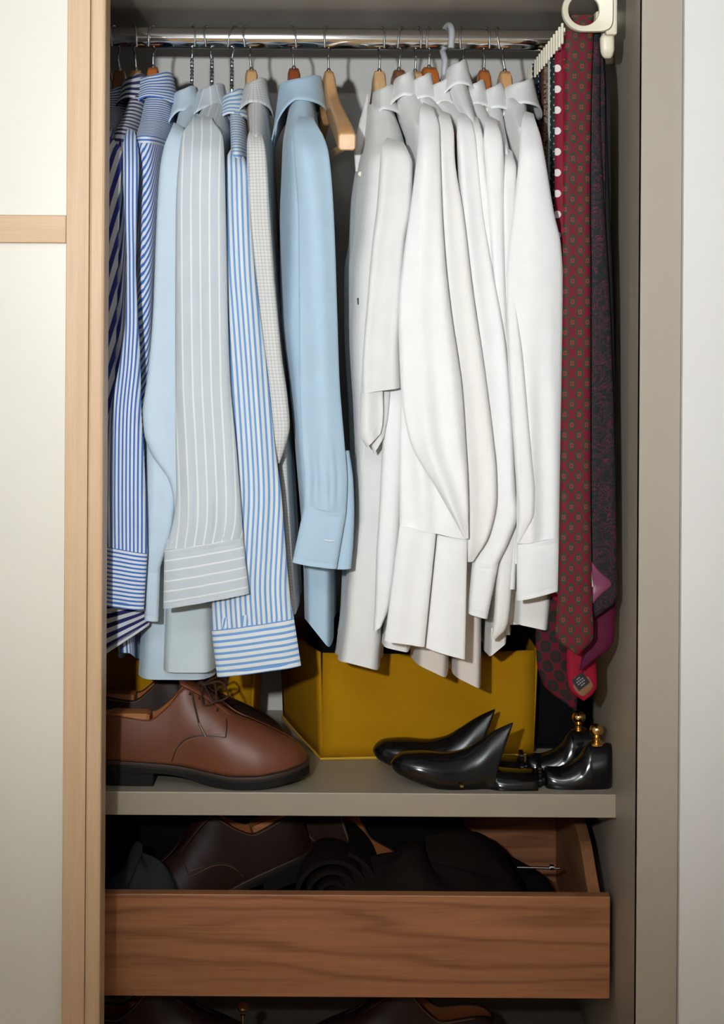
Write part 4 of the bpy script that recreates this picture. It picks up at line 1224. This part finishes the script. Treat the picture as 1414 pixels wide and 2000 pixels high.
def derby(label, loc, rotz, mats, tree_label=None, laces=True, pitch=0.0, rollx=0.0, tree=True, group='leather shoes'):
    up, lin = mats
    t = thing('derby_shoe', loc, label, 'shoe', group)
    from mathutils import Matrix
    R3 = Matrix.Rotation(rotz, 3, 'Z') @ Matrix.Rotation(pitch, 3, 'Y') @ Matrix.Rotation(rollx, 3, 'X')
    L0 = Vector(loc)
    def put(name, v, f, m, parent=None, **kw):
        return obj(name, [L0 + R3 @ (Vector(p) - Vector((0.15, 0, 0))) for p in v], f, m, parent or t, **kw)
    # upper: one continuous sheet, near wall and far wall, meeting over the vamp and round the heel
    nx, nt_ = 70, 16
    xs = [0.300 * (0.5 - 0.5 * math.cos(math.pi * (i / (nx - 1)) ** 0.95)) for i in range(nx)]
    v, f = [], []
    for side in (-1, 1):
        k0 = len(v)
        for x in xs:
            for j in range(nt_ + 1):
                v.append(shoe_pt(x, j / nt_, side))
        for i in range(nx - 1):
            for j in range(nt_):
                a = k0 + i * (nt_ + 1) + j
                q = (a, a + nt_ + 1, a + nt_ + 2, a + 1)
                f.append(q if side < 0 else q[::-1])
    n1 = nx * (nt_ + 1)
    for j in range(nt_):                       # heel and toe closures
        f.append((j, j + 1, n1 + j + 1, n1 + j))
        e = (nx - 1) * (nt_ + 1) + j
        f.append((e, n1 + e, n1 + e + 1, e + 1))
    o = put('upper', v, f, up)
    m = o.modifiers.new('thickness', 'SOLIDIFY'); m.thickness = 0.0022; m.offset = -1
    # lining inside the opening
    v, f = [], []
    lx = [0.004 + 0.150 * i / 29 for i in range(30)]
    for side in (-1, 1):
        k0 = len(v)
        for x in lx:
            for j in range(11):
                v.append(shoe_pt(x, 0.12 + 0.865 * j / 10, side, 0.0034))
        for i in range(29):
            for j in range(10):
                a = k0 + i * 11 + j
                f.append((a, a + 1, a + 12, a + 11))
    k1 = 30 * 11
    for i in range(29):
        f.append((i * 11, (i + 1) * 11, k1 + (i + 1) * 11, k1 + i * 11))
    for j in range(10):
        f.append((j, k1 + j, k1 + j + 1, j + 1))
    put('lining', v, f, lin)
    # tongue
    v, f = [], []
    for i in range(9):
        q = i / 8
        x = 0.118 + 0.075 * q
        z = 0.146 - 0.050 * q + 0.004 * math.sin(q * 3.1)
        for k in range(7):
            s = -1 + k / 3
            v.append(Vector((x + 0.004 * s * s, s * (0.024 - 0.006 * q), z - 0.007 * s * s)))
    for i in range(8):
        for k in range(6):
            a = i * 7 + k
            f.append((a, a + 1, a + 8, a + 7))
    o = put('tongue', v, f, up)
    m = o.modifiers.new('thickness', 'SOLIDIFY'); m.thickness = 0.003
    # welt, sole and heel follow the sole outline
    def outline(grow, zf, n=40, x0=0.0, x1=0.300):
        pts = []
        for s in (-1, 1):
            rng = range(n) if s < 0 else range(n - 1, -1, -1)
            for i in rng:
                x = x0 + (x1 - x0) * (0.5 - 0.5 * math.cos(math.pi * i / (n - 1)))
                pts.append((x, s * (sv(SW, x) + grow)))
        c = 0.15
        return [Vector((c + (p[0] - c) * (1 + grow / 0.15), p[1], zf(p[0]))) for p in pts]
    wz = lambda x: sv(SZB, x) + 0.0025
    wl = lambda x: sv(SZB, x) - 0.0035
    v, f = bridge([outline(0.0025, wz), outline(0.0052, lambda x: wz(x) - 0.001), outline(0.0052, wl), outline(0.003, wl)])
    bevel(put('welt', v, f, M['welt']), 0.0008, 2, 50)
    def sb(x): return max(0.0, sv(SZB, x) - 0.0165) if x > 0.10 else 0.0175
    sbz = lambda x: 0.0175 * (1 - smooth(0.085, 0.165, x)) + max(0.0, sv(SZB, x) - 0.0165) * smooth(0.085, 0.165, x)
    v, f = bridge([outline(0.004, wl), outline(0.0045, lambda x: wl(x) - 0.002), outline(0.0045, lambda x: sbz(x) + 0.001), outline(0.003, sbz)])
    put('sole', v, f, M['sole'], smooth_shade=False)
    v, f = bridge([outline(0.0040, lambda x: 0.0178, x1=0.088), outline(0.0040, lambda x: 0.001, x1=0.088), outline(0.003, lambda x: 0.0, x1=0.088)])
    put('heel', v, f, M['sole'], smooth_shade=False)
    # seams
    def seam(pts, side, r=0.0007, name='stitched_seam', mt=None):
        c = curve_pts([shoe_on(x, z, side) for x, z in pts], 30)
        v, f = tube_data(c, r, 5)
        put(name, v, f, mt or M['welt'])
    for side in (-1, 1):
        seam([(0.112, 0.034), (0.118, 0.050), (0.132, 0.066), (0.155, 0.072), (0.188, 0.070)], side, 0.0009)
        seam([(0.188, 0.070), (0.189, 0.082), (0.188, 0.094)], side, 0.0009)
        seam([(0.112, 0.0375), (0.1205, 0.052), (0.1335, 0.0635), (0.155, 0.0695), (0.184, 0.0678)], side, 0.0004, mt=M['stitch'])
        seam([(0.165, 0.0735), (0.175, 0.0745), (0.185, 0.0745)], side, 0.0004, mt=M['stitch'])
        seam([(0.03, 0.0925), (0.077, 0.0875), (0.10, 0.102), (0.122, 0.126)], side, 0.0004, mt=M['stitch'])
    if laces:
        eyes = [(0.136, 0.126), (0.149, 0.119), (0.162, 0.111), (0.175, 0.103)]
        for ex, ez in eyes:
            a, b = shoe_on(ex, ez, -1, 0.001), shoe_on(ex + 0.002, ez, 1, 0.001)
            mid = (a + b) / 2 + Vector((0, 0, 0.010))
            v, f = tube_data(curve_pts([a, (a + mid) / 2 + Vector((0, 0, 0.003)), mid, (b + mid) / 2 + Vector((0, 0, 0.003)), b], 16), 0.0016, 6)
            put('lace', v, f, M['lace'])
        kx = Vector((0.150, -0.004, 0.136))
        for dirv, ln_ in (((0.036, -0.030, -0.012), 1), ((0.030, 0.034, -0.010), 1), ((0.020, -0.038, -0.016), 1)):
            d = Vector(dirv)
            n = Vector((0.010, 0.004, 0.006))
            v, f = tube_data(curve_pts([kx, kx + d * 0.5 + n + Vector((0, 0, 0.007)), kx + d + n * 0.5, kx + d * 0.9 - n, kx + d * 0.45 - n * 0.6 + Vector((0, 0, 0.004)), kx + Vector((0.003, 0, 0.001))], 28), 0.0015, 6)
            put('lace_loop', v, f, M['lace'])
        v, f = tube_data([kx + Vector((-0.006, 0.005, -0.002)), kx + Vector((0, 0, 0.003)), kx + Vector((0.007, -0.005, -0.001))], [0.003, 0.0042, 0.003], 8)
        put('lace_knot', v, f, M['lace'])
        p0 = shoe_on(0.139, 0.128, -1, 0.002)
        e1, e2 = shoe_on(0.150, 0.088, -1, 0.0022), shoe_on(0.160, 0.070, -1, 0.0025)
        v, f = tube_data(curve_pts([p0, shoe_on(0.144, 0.108, -1, 0.003), e1], 14), 0.0013, 6)
        put('lace_end', v, f, M['lace'])
        v, f = tube_data([e1, e2], 0.0017, 8)
        put('aglet', v, f, M['aglet'])
    if tree:
        # the cedar heel of a shoe tree inside the shoe is a thing of its own
        tr = thing('cedar_shoe_tree', L0, tree_label, 'shoe tree', 'cedar shoe trees')
        rr = []
        for x, z0, z1, w in ((0.004 + 0.006, 0.060, 0.088, 0.010), (0.03, 0.058, 0.0965, 0.017), (0.055, 0.056, 0.0970, 0.019), (0.074, 0.056, 0.0965, 0.018), (0.078, 0.058, 0.094, 0.016)):
            rr.append([Vector((x, sy_ * w, zz)) for sy_, zz in ((-0.8, z0), (0.8, z0), (1, (z0 + z1) / 2), (0.95, z1 - 0.003), (0.8, z1), (-0.8, z1), (-0.95, z1 - 0.003), (-1, (z0 + z1) / 2))])
        v, f = bridge(rr)
        obj('heel_block', [L0 + R3 @ (Vector(p) - Vector((0.15, 0, 0))) for p in v], f, M['cedar'], tr, smooth_shade=False)
        v, f = tube_data([(0.07, 0, 0.070), (0.12, 0, 0.066), (0.17, 0, 0.055)], 0.004, 8)
        obj('spring_tube', [L0 + R3 @ (Vector(p) - Vector((0.15, 0, 0))) for p in v], f, M['steel'], tr)
    return t


SHZ = Z_SHELF + 0.0003
near_shoe = derby('polished brown leather derby shoe at the front of the shelf', (-0.225, 2.440, SHZ), 0.0, (M['leather'], M['lining']), 'cedar shoe tree in the heel of the front brown shoe')
far_shoe = derby('dark brown leather derby shoe behind the polished brown one', (-0.262, 2.556, SHZ), 0.0, (M['leather_dark'], M['lining']), 'cedar shoe tree in the heel of the rear dark shoe')

# ------------------------------------------------------------------ black shoe trees with brass knobs
def seg_ring(bx, by, tx, ty, wb, wt, d, n=20, p=2.3):
    """section through a solid along a slanted line from the bottom pixel to the top pixel"""
    B, T = P(bx, by, d), P(tx, ty, d)
    ring = []
    for k in range(n):
        a = -math.pi / 2 + 2 * math.pi * k / n
        c, s = math.cos(a), math.sin(a)
        h = 0.5 + 0.5 * math.copysign(abs(s) ** (2 / p), s)
        w = (wb + (wt - wb) * h)
        ring.append(B + (T - B) * h + Vector((0, w * math.copysign(abs(c) ** (2 / p), c), 0)))
    return ring


def smooth_rings(keys, n, d):
    xs = [0.0]
    for a, b in zip(keys, keys[1:]):
        xs.append(xs[-1] + max(2, abs(b[0] - a[0]) + 0.5 * abs(b[2] - a[2]) + 0.3 * abs(b[3] - a[3])))
    out = []
    for i in range(n):
        x = xs[-1] * i / (n - 1)
        k = [pchip(xs, [q[j] for q in keys], x) for j in range(6)]
        out.append(seg_ring(*k, d))
    return out


def black_tree(label, dx, dy, d, knob_dy=0):
    base = P(960 + dx, 1549 + dy, d)
    t = thing('plastic_shoe_tree', base, label, 'shoe tree', 'black shoe trees on the shelf')
    K = lambda L: [(a + dx, b + dy, c + dx, e + dy, w0, w1) for a, b, c, e, w0, w1 in L]
    toe = K([(764, 1496, 763, 1488, 0.004, 0.003), (772, 1506, 770, 1478, 0.017, 0.014), (790, 1516, 788, 1469, 0.027, 0.022), (820, 1528, 826, 1467, 0.034, 0.026),
             (850, 1538, 868, 1470, 0.038, 0.024), (880, 1545, 902, 1464, 0.039, 0.018), (905, 1548, 935, 1446, 0.038, 0.012), (922, 1549, 967, 1426, 0.037, 0.008),
             (934, 1549, 1001, 1411, 0.036, 0.004), (942, 1549, 1002, 1413, 0.036, 0.004), (950, 1549, 991, 1438, 0.036, 0.007), (958, 1549, 976, 1468, 0.036, 0.011), (970, 1549, 967, 1494, 0.036, 0.020),
             (990, 1550, 984, 1501, 0.035, 0.026), (1020, 1550, 1020, 1503, 0.033, 0.028), (1044, 1550, 1044, 1504, 0.031, 0.027), (1047, 1549, 1047, 1505, 0.030, 0.026)])
    v, f = bridge(smooth_rings(toe, 90, d))
    obj('forefoot', v, f, M['black_plastic'], t)
    heel = K([(1063, 1540, 1063, 1500, 0.014, 0.012), (1068, 1546, 1067, 1497, 0.020, 0.016), (1090, 1548, 1088, 1498, 0.026, 0.018), (1112, 1548, 1110, 1492, 0.029, 0.017), (1130, 1548, 1130, 1478, 0.030, 0.016),
              (1142, 1548, 1144, 1456, 0.030, 0.015), (1152, 1548, 1152, 1450, 0.030, 0.015), (1180, 1548, 1184, 1450, 0.026, 0.014), (1192, 1545, 1194, 1453, 0.016, 0.010), (1194, 1535, 1196, 1462, 0.006, 0.005)])
    v, f = bridge(smooth_rings(heel, 60, d))
    obj('heel', v, f, M['black_plastic'], t)
    a, b = P(1040 + dx, 1524 + dy, d), P(1070 + dx, 1524 + dy, d)
    v, f = tube_data([a, b], 0.008, 14); obj('spindle', v, f, M['black_plastic'], t)
    # ribbed adjusting wheel
    c0, c1 = P(1048 + dx, 1516 + dy, d), P(1057 + dx, 1516 + dy, d)
    v, f = [], []
    n = 48
    rings = []
    for c, sc in ((c0, 0.9), (c0 + (c1 - c0) * 0.15, 1.0), (c0 + (c1 - c0) * 0.85, 1.0), (c1, 0.9)):
        rings.append([c + Vector((0, math.cos(2 * math.pi * k / n), math.sin(2 * math.pi * k / n))) * (0.019 if k % 2 else 0.0178) * sc for k in range(n)])
    v, f = bridge(rings); obj('adjusting_wheel', v, f, M['black_plastic'], t, smooth_shade=False)
    kc = P(1165 + dx, 1450 + dy, d)
    lathe('knob', [(0.0001, -0.004), (0.0115, -0.003), (0.0120, 0.0), (0.0085, 0.002), (0.0050, 0.004), (0.0046, 0.007), (0.0060, 0.009), (0.0088, 0.0125), (0.0102, 0.0165), (0.0098, 0.0205), (0.0075, 0.0240), (0.0040, 0.0258), (0.0001, 0.0264)], kc, M['brass'], t, 24)
    for sx in (-1,):
        p = P(902 + dx, 1535 + dy, d - 0.0385)
        lathe('screw', [(0.0001, -0.002), (0.003, -0.0015), (0.0030, 0.0015), (0.0001, 0.002)], p, M['brass'], t, 10)
    return t


black_tree('gloss black shoe tree at the shelf front with large brass knob', 0, 0, 2.424)
black_tree('gloss black shoe tree behind the front one, tucked against the yellow box', -35, -26, 2.498)

# ------------------------------------------------------------------ boxes on the shelf
def soft_box(label, base, h, mat, trim, name='storage_box', splay=0.006):
    """open fabric box on a four-cornered base given as (x, y) corners, front left first"""
    c = Vector((sum(p[0] for p in base) / 4, sum(p[1] for p in base) / 4, SHZ))
    t = thing(name, c, label, 'box', 'fabric boxes on the shelf')
    th = 0.004
    B = [Vector((p[0], p[1], 0)) for p in base]
    ctr = sum(B, Vector()) / 4
    names = ['front_panel', 'side_panel', 'back_panel', 'side_panel']
    for i in range(4):
        a, b = B[i], B[(i + 1) % 4]
        out = Vector((b.y - a.y, -(b.x - a.x), 0)).normalized()
        rings = []
        N = 14
        rows_ = []
        for j in range(9):
            q = j / 8
            row = []
            for k in range(N + 1):
                s = k / N
                p = a + (b - a) * s
                bow = out * (0.006 * math.sin(math.pi * s) * math.sin(math.pi * q * 0.8 + 0.3) + splay * q)
                row.append(Vector((p.x, p.y, SHZ + 0.002 + (h - 0.003 * math.sin(math.pi * s)) * q)) + bow)
            rows_.append(row)
        v, f = bridge(rows_, False, False, False)
        o = obj(names[i], v, f, mat, t)
        m = o.modifiers.new('thickness', 'SOLIDIFY'); m.thickness = th; m.offset = -1
    v = [Vector((p.x, p.y, SHZ + z)) for z in (0.001, 0.005) for p in B]
    obj('base_panel', v, [(3, 2, 1, 0), (4, 5, 6, 7), (0, 1, 5, 4), (1, 2, 6, 5), (2, 3, 7, 6), (3, 0, 4, 7)], mat, t, smooth_shade=False)
    loop = []
    for i in range(4):
        a, b = B[i], B[(i + 1) % 4]
        for k in range(10):
            p = a + (b - a) * (k / 10)
            p = p + (p - ctr).normalized() * 0.002
            loop.append(Vector((p.x, p.y, SHZ + 0.0022)))
    loop.append(loop[0]); loop.append(loop[1])
    tube('bottom_piping', loop, 0.0021, trim, t, 6)
    return t


soft_box('mustard yellow fabric box behind the black shoe trees', [(-0.0555, 2.546), (0.262, 2.576), (0.250, 2.835), (-0.125, 2.800)], 0.158, M['yellow'], M['yellow_trim'])
soft_box('second mustard yellow fabric box in shadow behind the brown shoes', [(-0.46, 2.635), (-0.166, 2.635), (-0.166, 2.835), (-0.46, 2.835)], 0.152, M['yellow'], M['yellow_trim'])
soft_box('black fabric box in the dark back corner under the ties', [(0.272, 2.62), (0.349, 2.62), (0.349, 2.835), (0.272, 2.835)], 0.195, M['black_cloth'], M['black_cloth'], splay=0.002)


def slab(name, px_rows, d, mat, label, cat, tb=0.06, **kw):
    r0 = px_rows[-1]
    p = P((r0[1] + r0[2]) / 2, r0[0], d)
    t = thing(name, p, label, cat)
    loft('cloth', [(y, a, b, d) for y, a, b in px_rows], mat, t, tb=tb, **kw)
    return t


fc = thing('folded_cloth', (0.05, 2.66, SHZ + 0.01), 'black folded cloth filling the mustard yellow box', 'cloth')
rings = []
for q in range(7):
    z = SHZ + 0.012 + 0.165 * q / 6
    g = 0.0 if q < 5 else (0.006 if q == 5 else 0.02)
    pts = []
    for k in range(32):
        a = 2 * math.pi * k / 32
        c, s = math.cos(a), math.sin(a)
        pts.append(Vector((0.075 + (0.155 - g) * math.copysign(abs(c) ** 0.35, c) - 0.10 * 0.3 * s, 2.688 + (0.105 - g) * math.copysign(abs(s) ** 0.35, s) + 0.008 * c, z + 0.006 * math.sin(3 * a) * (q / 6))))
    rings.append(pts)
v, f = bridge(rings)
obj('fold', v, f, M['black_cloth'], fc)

# ------------------------------------------------------------------ things in the drawer and below it
DB = 0.4955
derby('dark brown shoe in the drawer, heel turned up to the shelf', (-0.205, 2.57, DB + 0.040), math.radians(195), (M['leather_dark'], M['lining']), 'cedar shoe tree in the shoe inside the drawer', laces=False, pitch=math.radians(16), tree=True, group='shoes in the drawer')
derby('dark shoe standing in the drawer beside the rolled cloth', (-0.08, 2.66, DB + 0.06), math.radians(150), (M['leather_dark'], M['lining']), laces=False, pitch=math.radians(-22), tree=False, group='shoes in the drawer')


def crumple(name, label, cat, c, rx, ry, rz, mat, seed, parts_name='cloth'):
    t = thing(name, (c[0], c[1], c[2]), label, cat)
    rnd = random.Random(seed)
    ph = [rnd.uniform(0, 6.28) for _ in range(8)]
    rings = []
    for i in range(15):
        th = (math.pi / 2) * i / 14
        ring = []
        for k in range(40):
            a = 2 * math.pi * k / 40
            w = 1 + 0.10 * math.sin(3 * a + ph[0] + 2 * th) + 0.06 * math.sin(7 * a + ph[1] - 3 * th) + 0.05 * math.sin(5 * a + 4 * th + ph[2])
            z = rz * math.sin(th) * (1 + 0.18 * math.sin(2 * a + ph[3]) + 0.10 * math.sin(5 * a + ph[4]))
            ring.append(Vector((c[0] + rx * math.cos(a) * math.cos(th) ** 0.6 * w, c[1] + ry * math.sin(a) * math.cos(th) ** 0.6 * w, c[2] + z)))
        rings.append(ring)
    v, f = bridge(rings)
    obj(parts_name, v, f, mat, t)
    return t


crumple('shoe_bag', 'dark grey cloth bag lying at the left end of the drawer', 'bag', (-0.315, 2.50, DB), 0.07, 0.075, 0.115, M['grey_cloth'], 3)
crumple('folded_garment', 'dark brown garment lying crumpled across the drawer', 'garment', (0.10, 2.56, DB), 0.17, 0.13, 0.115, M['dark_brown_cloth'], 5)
crumple('added_dark_heap', 'black blanket added to darken the back of the drawer', 'filler', (-0.115, 2.705, DB), 0.385, 0.058, 0.160, M['black_cloth'], 9)  # added black heap, stands in for the deep shade at the drawer's back
# rolled cloth: a spiral standing on edge
rc_ = Vector((-0.035, 2.55, DB + 0.072))
t = thing('rolled_cloth', (rc_.x, rc_.y, DB), 'dark brown cloth rolled up in the middle of the drawer', 'cloth')
ringsA = []
for i in range(110):
    a = i / 109 * 2 * math.pi * 3.2
    r = 0.016 + 0.050 * i / 109
    p = rc_ + Vector((r * math.cos(a), 0, r * math.sin(a)))
    nrm = Vector((math.cos(a), 0, math.sin(a)))
    ringsA.append([p + nrm * 0.003 + Vector((0, -0.05, 0)), p + nrm * 0.003 + Vector((0, 0.12, 0)), p - nrm * 0.003 + Vector((0, 0.12, 0)), p - nrm * 0.003 + Vector((0, -0.05, 0))])
v, f = bridge(ringsA)
obj('roll', v, f, M['dark_brown_cloth'], t)
tb_ = thing('metal_rod', P(1050, 1694, 2.56), 'thin shiny metal rod at the right end of the drawer', 'rod')
a, b = P(1010, 1694, 2.56), P(1092, 1696, 2.56)
tube('shaft', [a, b], 0.0022, M['steel'], tb_, 8)
v, f = tube_data([P(1074, 1694, 2.56), P(1082, 1694, 2.56)], 0.0042, 10); obj('ferrule', v, f, M['steel'], tb_)

ZL = Z_LOW + 0.0003
derby('dark brown shoe on the wardrobe bottom, left of the brass knob', (-0.28, 2.52, ZL), 0.0, (M['leather_dark'], M['lining']), laces=False, tree=False, group='shoes on the wardrobe bottom')
derby('dark brown shoe on the wardrobe bottom, right of the brass knob', (0.05, 2.52, ZL), math.pi, (M['leather_dark'], M['lining']), laces=False, tree=False, group='shoes on the wardrobe bottom')
bk = thing('brass_tree_knob', P(470, 1985, 2.47), 'small brass shoe tree knob glinting below the drawer', 'shoe tree')
p = P(474, 1985, 2.47)
lathe('stem', [(0.002, -0.118), (0.002, 0.0), (0.0045, 0.002), (0.0001, 0.004)], p, M['brass'], bk, 12)
lathe('knob', [(0.0001, 0.006), (0.006, 0.008), (0.0085, 0.013), (0.006, 0.018), (0.0001, 0.020)], p, M['brass'], bk, 16)
